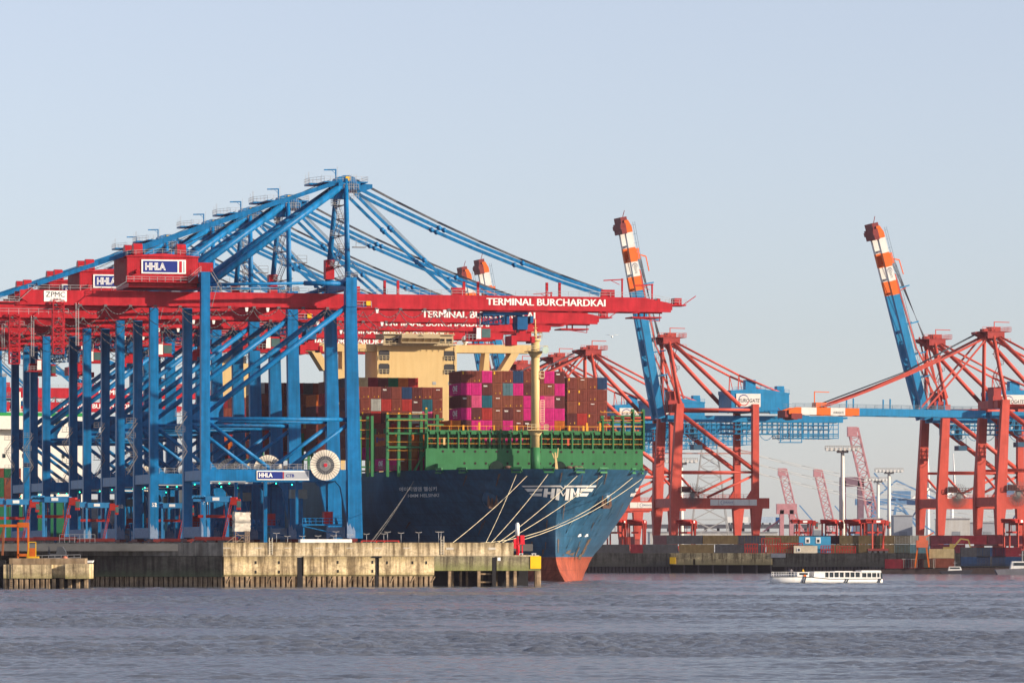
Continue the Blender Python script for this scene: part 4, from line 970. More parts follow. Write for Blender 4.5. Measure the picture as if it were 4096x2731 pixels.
def mark_mesh(kind):
    if kind in MK: return MK[kind]
    q = MB()
    if kind == 'tex': write(q, 'tex', (-.85, -.01, 2.0), (1,0,0), (0,0,1), .42, None, .02)
    elif kind == 'ONE': write(q, 'ONE', (-CW/2-.01, 8.2, 1.0), (0,-1,0), (0,0,1), 1.35, 4.4, .03); write(q, 'OCEAN NETWORK', (-CW/2-.01, 8.2, .55), (0,-1,0), (0,0,1), .22, 4.4, .0)
    elif kind == 'lloyd': write(q, 'Hapag-Lloyd', (-CW/2-.01, 8.6, 1.1), (0,-1,0), (0,0,1), .95, 6.6, .02); q.box(-CW/2-.03, -CW/2-.01, 9.0, 10.6, .9, 2.2)
    elif kind == 'dots': q.box(-.35, -.12, -.02, 0, 2.15, 2.35); q.box(-.02, .2, -.02, 0, 2.15, 2.35); q.box(.3, .5, -.02, 0, 2.15, 2.35)
    elif kind == 'yellow': q.box(.55, .72, -.02, 0, .35, .75); q.box(-.5, -.36, -.02, 0, .4, .6)
    elif kind == 'note': q.box(-.9, -.6, -.02, 0, 2.0, 2.6)
    o = q.build('m', M_yellow if kind in ('yellow', 'note') else MATS['navy sign blue'] if kind == 'lloyd' else M_white); MK[kind] = o.data; bpy.data.objects.remove(o); return MK[kind]
ncont = 0
def cont(b, t, z, colr, label, group, marks=(), L=CL, root=ship):
    global ncont; ncont += 1
    o = bpy.data.objects.new('shipping_container', cont_mesh(L, colr)); C.objects.link(o)
    o.location = sl(b, t, z) if root is ship else root; o.rotation_euler = (0, 0, ANG)
    tag(o, label, 'container', group)
    for mk in marks:
        c = bpy.data.objects.new({'tex': 'lettering', 'ONE': 'lettering', 'lloyd': 'lettering'}.get(mk, 'marking_sticker'), mark_mesh(mk)); C.objects.link(c); c.parent = o
    return o
K = {'b': 'brown', 'r': 'rust brown', 'd': 'dark brown', 'm': 'magenta', 'p': 'pink', 'R': 'red', 'n': 'navy blue', 'g': 'grey blue', 'G': 'green', 'w': 'white', 's': 'pale grey', 't': 'teal', 'o': 'orange', 'D': 'dark red', 'c': 'cream', 'x': 'dark grey', 'W': 'wine'}
rc = random.Random(11)
def block(rows, t, b_first, z_top, where, group, pitch=2.52, ch=CH, marks=True):
    for i, row in enumerate(rows):
        present = [j for j, ch_ in enumerate(row) if ch_ != '.']
        for n_, j in enumerate(present):
            c = K[row[j]]; mk = []
            if marks:
                if row[j] == 'd': mk = ['tex'] if rc.random() < .6 else ['yellow']
                elif row[j] in 'br' and rc.random() < .8: mk = [rc.choice(['dots', 'yellow', 'yellow', 'note'])]
                if j == 0 and group == GF and i in (1, 3): mk = mk + ['ONE']
                if j == 0 and group == GF and i == 4: mk = ['lloyd']
            lab = f"{c} container, {ordn(n_)} from left, {ordn(i)} tier down, {where}" if len(row) > 1 else f"{c} container at the {where}"
            cont(b_first + pitch*j, t, z_top - ch*(i+1), c, lab, group, mk)
GF = 'containers stacked at the front of the ship'
TF1 = 30.0; pF = 2.51
zF = sz(1483, TF1); bF = sb(1844, TF1) + pF/2
block(['bbmrbnbbmd', 'mmdrgmdrrm', 'dptrrbmmpd', 'mdRrdbmmmm'], TF1, bF, zF, 'foremost stack', GF, pF)
block(['o', ], TF1, bF - pF*1.0, zF - (CH)*4, 'lower left corner of the foremost stack', GF+' lower left', pF)
block(['dmmrmbdmmo', 'mrmdmmrmrm'], TF1, bF, zF - (CH)*4, 'foot of the foremost stack', GF+' lower', pF)
block(['oroor', 'rboRr', 'mrRmR'], TF1, sb(1545, TF1) + pF/2, sz(1735, TF1), 'low stack behind left green towers', GF+' low left', pF)
for o in C.objects:
    if o.get('group') == GF+' low left' and ', first from left' in o['label']:
        k = mark_mesh('ONE' if 'third tier' in o['label'] else 'lloyd')
        if 'second tier' not in o['label']: c = bpy.data.objects.new('lettering', k); C.objects.link(c); c.parent = o
TG = 58.0; pG = 2.52
bG = sb(1442, TG) - pG/2; zG = sz(1550, TG)
GG = 'containers in the second stack of the ship'
block(['rbbdbndbb', 'dbsRbRdtb', 'bbRdbbwpr', 'rrbbRbbRb', 'bRrRdbbdR', 'rmbrRbdmb'], TG, bG, zG, 'stack under the bridge', GG, pG)
bR_ = sb(2268, TG) + pG/2
block(['brbn', 'bbbb', 'rbbb', 'dRbb', 'bbbr'], TG, bR_, sz(1505, TG), 'stack right of the cream mast', GG + ' right', pG)
TH_ = 88.0
block(['xcDdGoR', 'bDdbrbb'], TH_, sb(1393, TH_) + 1.2, sz(1512, TH_), 'stack touching the bridge front', 'containers in the third stack of the ship', 2.52)
TI = 152.0
block(['sWrWDxbD', 'rbbdbrbR', 'bWbrbdbb', 'rdWrbcbr', 'bRbbrbrd', 'RbrWrbor'], TI, sb(1040, TI) , sz(1534, TI), 'stack behind the bridge', 'containers in the stack behind the bridge', 2.52, marks=False)
TJ = 215.0
block(['DdbR', 'bbDb', 'bWRd', 'oRbo', 'RobR', 'dDob'], TJ, sb(893, TJ), sz(1592, TJ), 'stack farthest aft', 'containers in the stack far aft', 2.52, marks=False)
q = MB(); q.box(sb(2290, 36), sb(2560, 36), 37, 37.6, DK-1, DK+7.5)
for sx in range(2290, 2565, 21): q.box(sb(sx, 36)-.2, sb(sx, 36)+.2, 35.5, 37, DK-1, DK+9.5 if sx % 2 else DK+8.5)
for z in (DK+5.6, DK+8.6): q.box(sb(2285, 36), sb(2560, 36), 35, 37, z-.5, z)
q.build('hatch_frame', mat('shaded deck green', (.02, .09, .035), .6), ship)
LS = 'containers added along the left ship side to cast shade'
for bi, (t_, zt_) in enumerate(((73.0, 46.0), (103.0, 48.9), (118.0, 46.0), (170.0, 46.0), (188.0, 48.9), (232.0, 46.0), (250.0, 43.1))):  # rows added to cast shade on the crane legs
    cols = ['bW', 'rD', 'oW', 'bb', 'Rr', 'Wb', 'dr', 'DR']
    block([cols[(i*3+bi) % 8][:1+(i+bi) % 2] for i in range(5)], t_, -29.2, zt_, f'left side stack added for shade, {ordn(bi)} aft', LS, 2.52, marks=False)
for tt_, zz_, cc_ in ((88.0, 40.3, 'bdo'), (152.0, 29.0, 'b'), (215.0, 29.0, 'o')):  # lower containers added for the same shade
    for i, c_ in enumerate(cc_): cont(-29.2, tt_, zz_-2.9*i-2.9, K[c_], f'{K[c_]} container, {ordn(i)} down, left, added for shade, under the ' + {88: 'stack touching the bridge front', 152: 'stack behind the bridge', 215: 'stack farthest aft'}[int(tt_)], LS)
# lashing bridges further aft, seen in the gaps
for t_, zt_ in ((TG-3, 36), (TH_-3, 38), (TI-3, 37), (TJ-3, 37)):
    q = MB()
    for k in range(8): b = -29.8 + 2.52*k; q.box(b-.3, b+.3, t_-.4, t_+.4, DK-1, zt_)
    for z in (DK+2, DK+6, zt_-1.5): q.box(-30, -10, t_-.6, t_+.6, z-.4, z)
    q.build('lashing_bridge', M_bgreen, ship)
# ------------------------------------------------------------------ red quay cranes of the far terminal (water side to the left)
M_ered = mat('faded red crane paint', (.50, .074, .052), .5, var=.16, scale=.3, streak=.10)
M_eblue = mat('sky blue crane paint', (.012, .20, .42), .45, var=.14, scale=.3, streak=.10)
M_eor = mat('signal orange paint', (.70, .13, .02), .5, var=.1)
M_ewht = mat('crane white paint', (.66, .64, .60), .5, var=.10)
def red_crane(raised, deg=79.6):
    r = thing('container_crane', 'x', 'crane', (0, 1700, FZ), ANG, 'red quay cranes of the far terminal')
    V, G = 10.5, 27.2
    for v in (-V, V):
        q = MB(); q.taper((-1.2, v, 6.0), (-.8, v, 18), (1.15, 1.0), (1.7, 1.1)); q.taper((-.8, v, 18), (.8, v, 49.7), (1.7, 1.1), (1.25, 1.1)); q.build('leg', M_ered, r)
        q = MB(); q.taper((G, v, 5.0), (G+.3, v, 14.9), (1.0, 1.0), (1.9, 1.1)); q.taper((G-.1, v, 14.9), (G-.1, v, 49.7), (1.15, 1.0), (1.05, 1.0)); q.build('leg', M_ered, r)
        q = MB(); q.box(.2, G+4.6, v-.95, v+.95, 14.9, 18.4); q.prism([(G-.8, 18.4), (G-3, 18.4), (G-1.3, 21)], 'y', v-.9, v+.9); q.build('portal_beam', M_ered, r)
        MB().tube((.6, v, 27.0), (G, v, 27.0), .42, 8).build('middle_pipe', M_ered, r)
        MB().tube((.8, v, 47.8), (G, v, 47.8), .5, 8).build('upper_pipe', M_ered, r)
        MB().tube((.4, v, 26.2), (7.6, v, 18.6), .42, 8).build('brace', M_ered, r)
        MB().tube((G-.5, v, 26.0), (10.4, v, 18.6), .42, 8).build('brace', M_ered, r)
        MB().tube((1.2, v, 46.4), (G-.6, v, 27.8), .75, 10).build('main_diagonal', M_ered, r)
        q = MB(); q.rail([(8, v-.9, 18.4), (G-2, v-.9, 18.4)], 1.2, 2.2, .1); q.build('railing', M_ered, r)
        q = MB(); q.tube((.9, v, 49.5), (-1.0, v*.42, 70.6), .62, 10); q.build('mast_pipe', M_ered, r)
        q = MB(); q.tube((0.4, v*.5, 69.8), (G-5, v*.95, 49.0), .72, 10); q.build('backstay', M_ered, r)
        q = MB(); q.tube((1.2, v*.5, 70.2), (23.0, v*.5, 59.5), .36, 8); q.tube((23, v*.5, 59.5), (38, v*.5, 53.6), .36, 8); q.bar((23, v*.5, 59.5), (22.4, v*.5, 47), .3); q.bar((23, v*.5, 59.5), (25.8, v*.5, 47), .2); q.build('tie_bar', M_ered, r)
        for u, z1 in ((-1.2, 6.0), (G, 5.0)):
            q = MB(); q.box(u-.75, u+.75, v-4.5, v+4.5, 1.0, 2.4)
            for k in range(8): q.tube((u-.4, v-4+1.15*k, .45), (u+.4, v-4+1.15*k, .45), .45, 8)
            q.build('bogie', M_ered, r)
    for u in (-1.2, G):
        q = MB(); q.box(u-1.0, u+1.0, -V-.6, V+.6, 2.4, 6.0); q.build('sill_beam', mat('dark red beam paint', (.24, .05, .045), .55, var=.2), r)
        MB().box(u-.9, u+.9, -V+.9, V-.9, 15.2, 18.2).build('cross_beam', M_ered, r)
        MB().box(u-.2, u+1.6, -V+1, V-1, 47.0, 49.6).build('top_beam', M_ered, r)
    q = MB()
    for v in (-4.3, 2.7): q.box(-1.5, 60, v, v+1.6, 43.9, 46.0)
    for u in range(0, 60, 10): q.box(u, u+.8, -2.7, 2.7, 44.8, 45.9)
    q.box(40, 48, -4.4, 4.4, 46.0, 46.3); q.box(60, 62, -3, 3, 45.2, 45.8)
    gd = q.build('girder', M_eblue, r)
    q = MB(); n = 30                              # service gallery hanging under the girder
    for v in (-5.2, 5.2):
        for i in range(n+1): u = 4+i*(54/n); q.bar((u, v, 39.9 if u < 38 else 38.4), (u, v, 44), .22)
        for z in (43.0, 41.6, 40.0): q.bar((4, v, z), (58, v, z), .26)
        for z in (38.6, 39.4): q.bar((38, v, z), (58, v, z), .24)
        for i in range(0, n, 2): u = 4+i*(54/n); q.bar((u, v, 40), (u+1.8, v, 43.8), .16)
    for u in (38, 44, 50, 57): q.box(u, u+.5, -5.2, 5.2, 38.5, 38.8)
    q.box(4, 58, -5.3, -4.2, 39.8, 40.05); q.box(37.5, 45, -5.6, -3.5, 37.0, 37.3)
    for u in (37.5, 41, 45): q.bar((u, -5.5, 37), (u, -5.5, 44), .25)
    for u in range(5, 36, 5): q.path([(u+5*i/6, -5.6, 39.9-2.1*4*(i/6)*(1-i/6)) for i in range(7)], .1, 4)
    q.build('service_gallery', M_eblue, gd)
    q = MB(); q.box(19.8, 40, -7.4, 7.4, 47.2, 53.2); q.prism([(19.6, 53.2), (40.2, 53.2), (40.2, 53.6), (30, 55.0), (19.6, 54.4)], 'y', -7.5, 7.5)
    q.box(25.5, 29, -5, -2, 54.0, 58.0); q.box(36.5, 39, -5, -2, 53.6, 56.0); q.box(33, 39, -8.5, -7.4, 46.6, 47.2); ho = q.build('machinery_house', M_eblue, r)
    q = MB(); q.rail([(20, -7.4, 54.2), (30, -7.4, 54.8), (40, -7.4, 53.6)], 1.1, 1.5, .1); q.rail([(33, -8.5, 47.2), (47, -8.5, 47.2)], 1.1, 1.5, .1); q.build('roof_railing', M_eblue, ho)
    sp = MB().box(21.4, 29.9, -7.62, -7.5, 48.9, 53.3).build('sign_board', M_ewht, r)
    q = MB(); write(q, 'EUROGATE', (22.2, -7.62, 50.4), (1,0,0), (.18,0,1), 1.25, 7.2, .01); q.build('lettering', M_dark, sp)
    def swoosh(mb, c, rad, a0, a1, org, ex, ez, w0=.05, w1=.17):
        n = 12; o = len(mb.v)
        for i in range(n+1):
            f = i/n; a = a0+(a1-a0)*f; w_ = w0+(w1-w0)*math.sin(math.pi*f)
            for k in (-1, 1):
                rr = rad*(1+w_*k*.5); p_ = Vector(org) + Vector(ex)*(c[0]+math.cos(a)*rr) + Vector(ez)*(c[1]+math.sin(a)*rr); mb.v.append(tuple(p_))
        for i in range(n): mb.face((o+2*i, o+2*i+2, o+2*i+3, o+2*i+1))
    q = MB(); swoosh(q, (24.0, 51.1), 1.75, .3, 3.3, (0, -7.65, 0), (1,0,0), (0,0,1)); q.build('blue_arc', M_navy, sp)
    q = MB(); swoosh(q, (24.0, 51.1), 1.75, 3.6, 6.3, (0, -7.65, 0), (1,0,0), (0,0,1)); q.build('red_arc', M_signred, sp)
    q = MB(); x = 11.2                            # row of small boards on the portal beam
    for w_, tx in ((2.8, '301'), (5.2, 'EUROGATE'), (5.2, 'KALMAR'), (2.6, '52 t')):
        b_ = MB().box(x, x+w_, -V-1.1, -V-.96, 15.9, 17.9).build('beam_sign', M_ewht, r)
        if tx == 'EUROGATE': qq = MB(); write(qq, tx, (x+1.6, -V-1.1, 16.6), (1,0,0), (.15,0,1), .6, 3.3, 0); swoosh(qq, (x+1.4, 16.9), .7, .3, 5.5, (0, -V-1.12, 0), (1,0,0), (0,0,1)); qq.build('lettering', M_navy, b_)
        x += w_+.12
    q = MB(); n = 36; cx, cz = 4.8, 19.3
    for i in range(n):
        t = 6.2832*i/n; q.bar((cx, -V-1.5, cz), (cx+math.cos(t)*4.0, -V-1.5, cz+math.sin(t)*4.0), .11)
    q.tube((cx, -V-1.7, cz), (cx, -V-1.3, cz), .7, 12); q.build('cable_reel', mat('grey reel', (.14, .14, .14), .6), r)
    q = MB(); q.box(.6, 9, -V-2.2, -V-.98, 20.2, 20.5); q.rail([(.6, -V-2.2, 20.5), (9, -V-2.2, 20.5)], 1.3, 1, .12); q.box(1.2, 4.2, -V-1.9, -V-1.0, 20.5, 22.2); q.build('reel_platform', mat('dark brown steel', (.08, .03, .03), .6), r)
    q = MB(); q.box(-3.2, 2.6, -5.0, 5.0, 69.8, 71.9); q.prism([(-3.2, 70), (-6.4, 71.2), (-6.4, 71.9), (-3.2, 72)], 'y', -2, 2); q.box(-5.0, 4.8, -5.2, 5.2, 71.9, 72.1); q.box(-1.0, 2.0, -2.6, 2.6, 72.1, 73.6); q.box(-3.4, -1.0, -2, 2, 72.1, 73.0)
    ap = q.build('apex_platform', mat('apex red', (.34, .045, .04), .55, var=.2), r)
    q = MB(); q.rail([(-5.0, -5.2, 72.1), (4.8, -5.2, 72.1), (4.8, 5.2, 72.1)], 1.3, 1.1, .1); q.rail([(2.5, -5.4, 68.4), (4.6, -5.4, 68.4)], 1.2, .9, .1)
    q.bar((-.6, -4, 72.1), (-.6, -4, 75.2), .26); q.bar((-.7, -4, 75.1), (4.6, -4, 75.0), .24); q.build('davit', M_ered, ap)
    q = MB()                                      # stair tower by the mast
    z, s = 47.0, 1
    while z < 70:
        y0, y1 = (-3, 3) if s > 0 else (3, -3); f = 1-(z-47)/60
        for dx in (1.4, 2.4): q.bar((dx, y0*f, z), (dx, y1*f, z+3.6), .16)
        q.box(1.2, 2.8, y1*f-1, y1*f+1, z+3.5, z+3.62); q.rail([(1.2, y1*f-1, z+3.6), (2.8, y1*f-1, z+3.6)], 1.1, .8, .1); z += 3.6; s = -s
    q.box(-1.6, 1.8, -5.5, -1, 47, 51); q.box(-.4, 2.2, -3, 3, 51, 54)
    q.build('stairway', mat('apex red', (.34, .045, .04)), r)
    q = MB(); q.box(6, 12, -2.8, 2.8, 41.5, 43.4); q.box(7.6, 9.6, -2, 0, 38.4, 41.4); q.box(8.2, 11.2, -2.2, 2.2, 34.6, 36.2)
    for x in (8.4, 11): q.bar((x, -1.8, 36.2), (x, -1.8, 41.5), .1)
    q.build('trolley', mat('dark blue machinery', (.03, .09, .16), .5), r)
    # boom
    Lb = 68.0
    def boom(mb_parts):
        pass
    e = R(deg if raised else 0.6); ax = Vector((-math.cos(e), 0, math.sin(e))); up = Vector((math.sin(e), 0, math.cos(e)))   # up = back of the boom
    H0 = Vector((-3.6, 0, 45.0))
    def seg(mb, s0, s1, v0, v1, h0, h1):
        c = [H0+ax*s0+up*h0, H0+ax*s1+up*h0, H0+ax*s1+up*h1, H0+ax*s0+up*h1]
        mb.loft([(p.x, v0, p.z) for p in c], [(p.x, v1, p.z) for p in c])
    bands = [(0, 43.2, M_eblue), (43.2, 48.0, M_eor), (48.0, 52.9, M_ewht), (52.9, 57.7, M_eor), (57.7, 62.8, M_ewht), (62.8, 64.6, M_eor)]
    q = MB(); mats = []
    for i, (s0, s1, m_) in enumerate(bands):
        if m_ not in mats: mats.append(m_)
        q.cur = mats.index(m_)
        for v in (-4.4, 2.6): seg(q, s0, s1, v, v+1.9, -1.1, 1.3)
        seg(q, s0+.3, s0+1.0, -2.5, 2.6, -.4, .5)
        if s1-s0 > 20: seg(q, s0+18, s0+19, -2.5, 2.6, -.4, .6); seg(q, s0+30, s0+31, -2.5, 2.6, -.6, .6)
    q.cur = mats.index(M_eor)
    o = len(q.v); c = [H0+ax*64.6-up*1.1, H0+ax*67-up*.9, H0+ax*67+up*.4, H0+ax*64.6+up*1.3]
    for v0, v1 in ((-4.4, -2.5), (2.6, 4.5)): q.loft([(p.x, v0, p.z) for p in c], [(p.x, v1, p.z) for p in c])
    bm_ = q.build('boom', mats, r)
    q = MB()                                      # boom head, boom walkway and hangers
    seg(q, 62.6, 66.2, -4.6, 4.7, -2.4, -.7); seg(q, 66.2, 68.2, -4.0, 4.0, -2.0, .2); p = H0+ax*68.2; q.bar(p, p+ax*1.6+up*.4+Vector((.5, 0, .6)), .2)
    seg(q, 64.2, 65.6, -4.9, 4.9, -2.7, -2.3)
    q.build('boom_head', mat('dark red head', (.20, .035, .035), .6), bm_)
    q = MB()
    for v in (-4.6, 4.7):
        for d in (1.8, 2.5): q.bar(H0+ax*2+up*d+Vector((0, v, 0)), H0+ax*66+up*d+Vector((0, v, 0)), .12)
        for i in range(22): q.bar(H0+ax*(2+3*i)+up*1.3+Vector((0, v, 0)), H0+ax*(2+3*i)+up*2.5+Vector((0, v, 0)), .1)
    q.build('boom_railing', mat('faded blue rail', (.16, .22, .28), .5), bm_)
    q = MB()
    for s in (14, 22, 32.5, 45): 
        a = H0+ax*s+up*1.3
        for v in (-3.5, 3.5): q.bar(a+Vector((0, v, 0)), a+Vector((0, v, 0))+up*(4.4 if raised else 3.2), .4)
    q.build('stay_rest', M_eblue, bm_)
    A0 = Vector((-3.0, 0, 71.0))
    if raised:
        q = MB()
        for v in (-3.5, 3.5):
            k = H0+ax*50+up*1.6; q.bar(k+Vector((0, v, 0)), H0+ax*24+up*2.6+Vector((0, v, 0)), .55); q.bar(H0+ax*24+up*2.6+Vector((0, v, 0)), H0+ax*2+up*8.5+Vector((0, v, 0)), .5)
            q.bar(H0+ax*27+up*7+Vector((0, v, 0)), H0+ax*3+up*6.0+Vector((0, v, 0)), .45); q.bar(A0+Vector((.6, v, 0)), H0+ax*5+up*9.0+Vector((0, v, 0)), .5)
            q.bar(H0+ax*44+up*1.5+Vector((0, v, 0)), H0+ax*44.6+up*4.4+Vector((0, v, 0)), .3)
        q.build('folded_stay', M_ered, r)
        q = MB(); k = H0+ax*55+up*1.4
        seg(q, 53.5, 57.2, -2.2, 2.2, 1.3, 3.0); q.bar(k+up*2, k+up*4.2-ax*1, .4); q.bar(k+up*4.2-ax*1, k+up*4.4-ax*6, .3); q.build('boom_sheave', M_eor, bm_)
        q = MB()
        for v in (-2.2, -1.3, -.5, .5, 1.3, 2.2): q.tube(k+up*1.8+Vector((0, v, 0)), A0+Vector((v*.5-.5, v, 2.0)), .085, 4)
        q.build('hoist_rope', M_wire, r)
    else:
        q = MB()
        for v in (-3.6, 3.6):
            for s, w_ in ((55, .5), (20, .4)):
                a = A0+Vector((.5, v, -.6)); b = H0+ax*s+up*1.6+Vector((0, v, 0)); n = 6; pts = []
                for i in range(n+1): p = a.lerp(b, i/n); p.z -= (1.3 if s > 40 else .3)*4*(i/n)*(1-i/n); pts.append(p)
                for i in range(n): q.bar(pts[i], pts[i+1], w_, w_*1.4)
        q.build('forestay', M_ered, r)
        q = MB(); seg(q, 53.5, 57.2, -2.2, 2.2, 1.3, 3.0); p = H0+ax*57+up*2; q.bar(p, p+Vector((0, 0, 4.6)), .3); q.bar(p+Vector((0, 0, 4.5)), p+Vector((5, 0, 4.4)), .25); q.build('boom_sheave', M_eor, bm_)
        q = MB()
        for v in (-1.5, -.5, .5, 1.5): q.path([A0+Vector((0, v, 1.5)), (A0*.5+(H0+ax*54+up*3)*.5)+Vector((0, v, -1.2)), H0+ax*54+up*3+Vector((0, v, 0))], .085, 4)
        q.build('hoist_rope', M_wire, r)
        q = MB(); write(q, 'EUROGATE', H0+ax*52.0+Vector((0, -4.42, -.6)), (1,0,0), (.15,0,1), .75, 3.4, 0); q.build('lettering', M_dark, bm_)
    if raised:
        q = MB(); write(q, 'EUROGATE', H0+ax*52.4+Vector((0, -4.42, 0))-up*.35, -ax, up, .75, 3.4, 0); q.build('lettering', M_dark, bm_)
        q = MB(); c0 = H0+ax*51.6; swoosh(q, (0, 0), .8, .4, 5.6, (c0.x, -4.45, c0.z), -ax, up); q.build('emblem_arc', M_navy, bm_)
    return r
pr, pl_, pr2 = red_crane(True), red_crane(False), red_crane(True, 75.0)
used = set()
for kind, sx, Y, lab in ((1, 2662, 1700, 'red crane with raised banded boom directly right of the ship bow'), (0, 2352, 1803, 'red crane with lowered boom, its apex just right of the ship mast'), (0, 2222, 1872, 'red crane with lowered boom, second apex right of the ship mast, hazier'),
                    (1, 2075, 1945, 'red crane with raised boom tip peeping above the ship bridge, right one'), (1, 2003, 1996, 'red crane with raised boom tip peeping above the ship bridge, left one'),
                    (1, 3722, 1713, 'red crane with raised banded boom at the right of the picture'), (0, 3955, 1655, 'red crane at the right edge with its boom lowered horizontally to the left')):
    src = pr2 if sx == 3722 else pr if kind else pl_
    c = copy_tree(src) if src in used else src; used.add(src)
    x = X_at(sx, Y) + 1.0*CA; c.location = (x, Y - 1.0*SA, FZ); c['label'] = lab
for o in find(pl_, 'boom'): pass
# ------------------------------------------------------------------ straddle carriers
def carrier(leg, top, name_group, w_=10.2, h=8.6, d=5.0):
    r = thing('straddle_carrier', 'x', 'vehicle', (0, 0, 0), 0, name_group)
    for y in (-d/2, d/2):
        for x in (-w_*.22, w_*.22): MB().box(x-.22, x+.22, y-.22, y+.22, 1.4, h).build('leg', leg, r)
        MB().box(-w_*.42, w_*.42, y-.4, y+.4, .8, 1.5).build('side_beam', MATS['dark bogie red'], r)
        for k in range(4): x = -w_*.34+k*w_*.227; MB().tube((x, y-.3, .65), (x, y+.3, .65), .65, 12).build('wheel', M_dark, r)
    q = MB(); q.box(-w_*.2, w_*.30, -d/2-.3, d/2+.3, h, h+1.2); q.box(-w_*.45, -w_*.2, -d/2, d/2, h+.1, h+.9)
    for k in range(4): q.tube((-w_*.44+k*.62, -d/2, h+1.0), (-w_*.44+k*.62, d/2, h+1.0), .42, 8)
    q.build('top_frame', leg if leg is not M_ered else top, r)
    q = MB(); q.box(w_*.30, w_*.42, -d/2-.4, d/2, h-.6, h+1.0); q.box(w_*.42, w_*.5, -d/2-.4, -d/2+1.2, h-1.6, h+.6); cb = q.build('driver_cab', top, r)
    MB().box(w_*.43, w_*.505, -d/2-.42, -d/2+1.0, h-1.1, h+.2).build('cab_window', MATS['cab glass'], cb)
    q = MB(); q.bar((w_*.30, -d/2-.2, h), (w_*.14, -d/2-.2, 1.2), .55, .12); q.bar((w_*.34, -d/2-.2, h), (w_*.18, -d/2-.2, 1.2), .12)
    for k in range(16): f = k/15; q.bar((w_*(.30-.16*f), -d/2-.3, h-(h-1.2)*f), (w_*(.34-.16*f), -d/2-.3, h-(h-1.2)*f), .1)
    q.build('stair', top, r)
    q = MB(); q.box(-w_*.36, w_*.3, -1.2, 1.2, h-3.2, h-2.6)
    for x in (-1.6, 1.6): q.bar((x, 0, h-2.6), (x, 0, h+.2), .14)
    q.build('spreader', top, r)
    MB().box(-.6, .8, -d/2-.36, -d/2-.3, h+.3, h+.95).build('sign_plate', M_white, r)
    return r
M_rside = mat('carrier red paint', (.34, .022, .016), .5, var=.15)
c1 = carrier(mat('carrier blue paint', (.03, .19, .40), .5, var=.15), M_rside, 'blue-legged straddle carriers on the left quay')
for i, (sx, Y, lab, z) in enumerate(((222, 1046, 'sunlit blue-legged straddle carrier with red stairs at the far left quay', QZ), (865, 1040, 'straddle carrier under the nearest crane, left of the wrapped scaffold', QZ), (385, 1180, 'straddle carrier standing in shade behind the leg numbered 49', QZ), (690, 1190, 'straddle carrier standing in shade between legs 51 and 52', QZ), (62, 1100, 'shaded straddle carrier at the left picture edge behind the orange gantry', QZ))):
    c = c1 if i == 0 else copy_tree(c1)
    c.location = (X_at(sx, Y), Y, z); c['label'] = lab; c.rotation_euler.z = (0, 0, .1, 0, .1)[i]
c2 = carrier(M_ered, M_rside, 'red straddle carriers on the far quay', 8.5, 9.6)
for i, (sx, Y, lab, rz) in enumerate(((2545, 1655, 'red straddle carrier seen right under the ship bow rake', 1.4), (2743, 1660, 'red straddle carrier between the legs of the raised crane', 1.3), (2465, 1660, 'red straddle carrier directly beside the ship waterline, half hidden', 1.3), (3214, 1650, 'brownish red straddle carrier under the pink lattice boom', .1), (3325, 1655, 'red straddle carrier left of the tall white light mast', 1.2), (3420, 1655, 'red straddle carrier right of the tall white light mast', 1.2),
                                     (3500, 1640, 'red straddle carrier with blue roof beam near the right crane', .3), (4055, 1620, 'red straddle carrier at the right picture edge', 1.0))):
    c = c2 if i == 0 else copy_tree(c2)
    c.location = (X_at(sx, Y), Y, FZ); c['label'] = lab; c.rotation_euler.z = rz
# ------------------------------------------------------------------ things on the near pier
lp = thing('pier_lamp', 'x', 'lamp post', (0, 0, 0), 0, 'small twin-headed lamp posts on the pier wall')
MB().tube((0, 0, 0), (0, 0, 2.1), .055, 6).build('post', M_grey, lp)
for s in (-1, 1):
    q = MB(); q.prism([(s*.05, 2.02), (s*.62, 2.12), (s*.66, 2.22), (s*.05, 2.12)], 'y', -.12, .12); q.build('lamp_head', mat('pale lamp head', (.6, .55, .48), .4), lp)
lamps = [(1106, 2130), (1150, 2142), (1210, 2142), (1272, 2141), (1335, 2140), (1344, 2124), (1400, 2136), (1466, 2133), (1535, 2132), (1550, 2125), (1604, 2129), (1675, 2127), (1754, 2125), (1764, 2125)]
for i, (sx, sy) in enumerate(lamps):
    c = lp if i == 0 else copy_tree(lp); Y = 1012 + (i % 3)*5
    c.location = (X_at(sx, Y), Y, Z_at(sy, Y)-2.2); c['label'] = f'small grey twin-headed lamp post, {ordn(i)} from left along the pier wall'
def rope(pts, sag, lab, r=.062, name='mooring_line'):
    a, b = Vector(pts[0]), Vector(pts[1]); p = []
    for i in range(11): f = i/10; c = a.lerp(b, f); c.z -= sag*4*f*(1-f); p.append(c)
    q = MB(); q.path(p, r, 6); o = q.build(name, mat('pale hemp rope', (.66, .57, .38), .8, var=.1)); tag(o, lab, 'rope', 'mooring lines from the bow to the pier'); o.data.materials[0] = mat('pale hemp rope', (.66, .57, .38), .8, var=.1) if r > .05 else mat('dull dark rope', (.20, .19, .17), .8); return o  # thin lines get the darker, duller rope colour
def rim(sx, sy):
    b = -10.0 if sx < 2250 else 15.0
    for _ in range(30): z = CAMZ - (sy-HOR)/FPX*sl(b, tof(b, 24)).y; b = .7*b + .3*max(-30, min(30, sb(sx, tof(b, min(z, DK)))))
    z = min(z, DK+.2); p = shell(b, min(z, DK), .15); return sl(p.x, p.y, z)
def peer(sx): Y = 1008.0; return P(sx, 2172, Y)
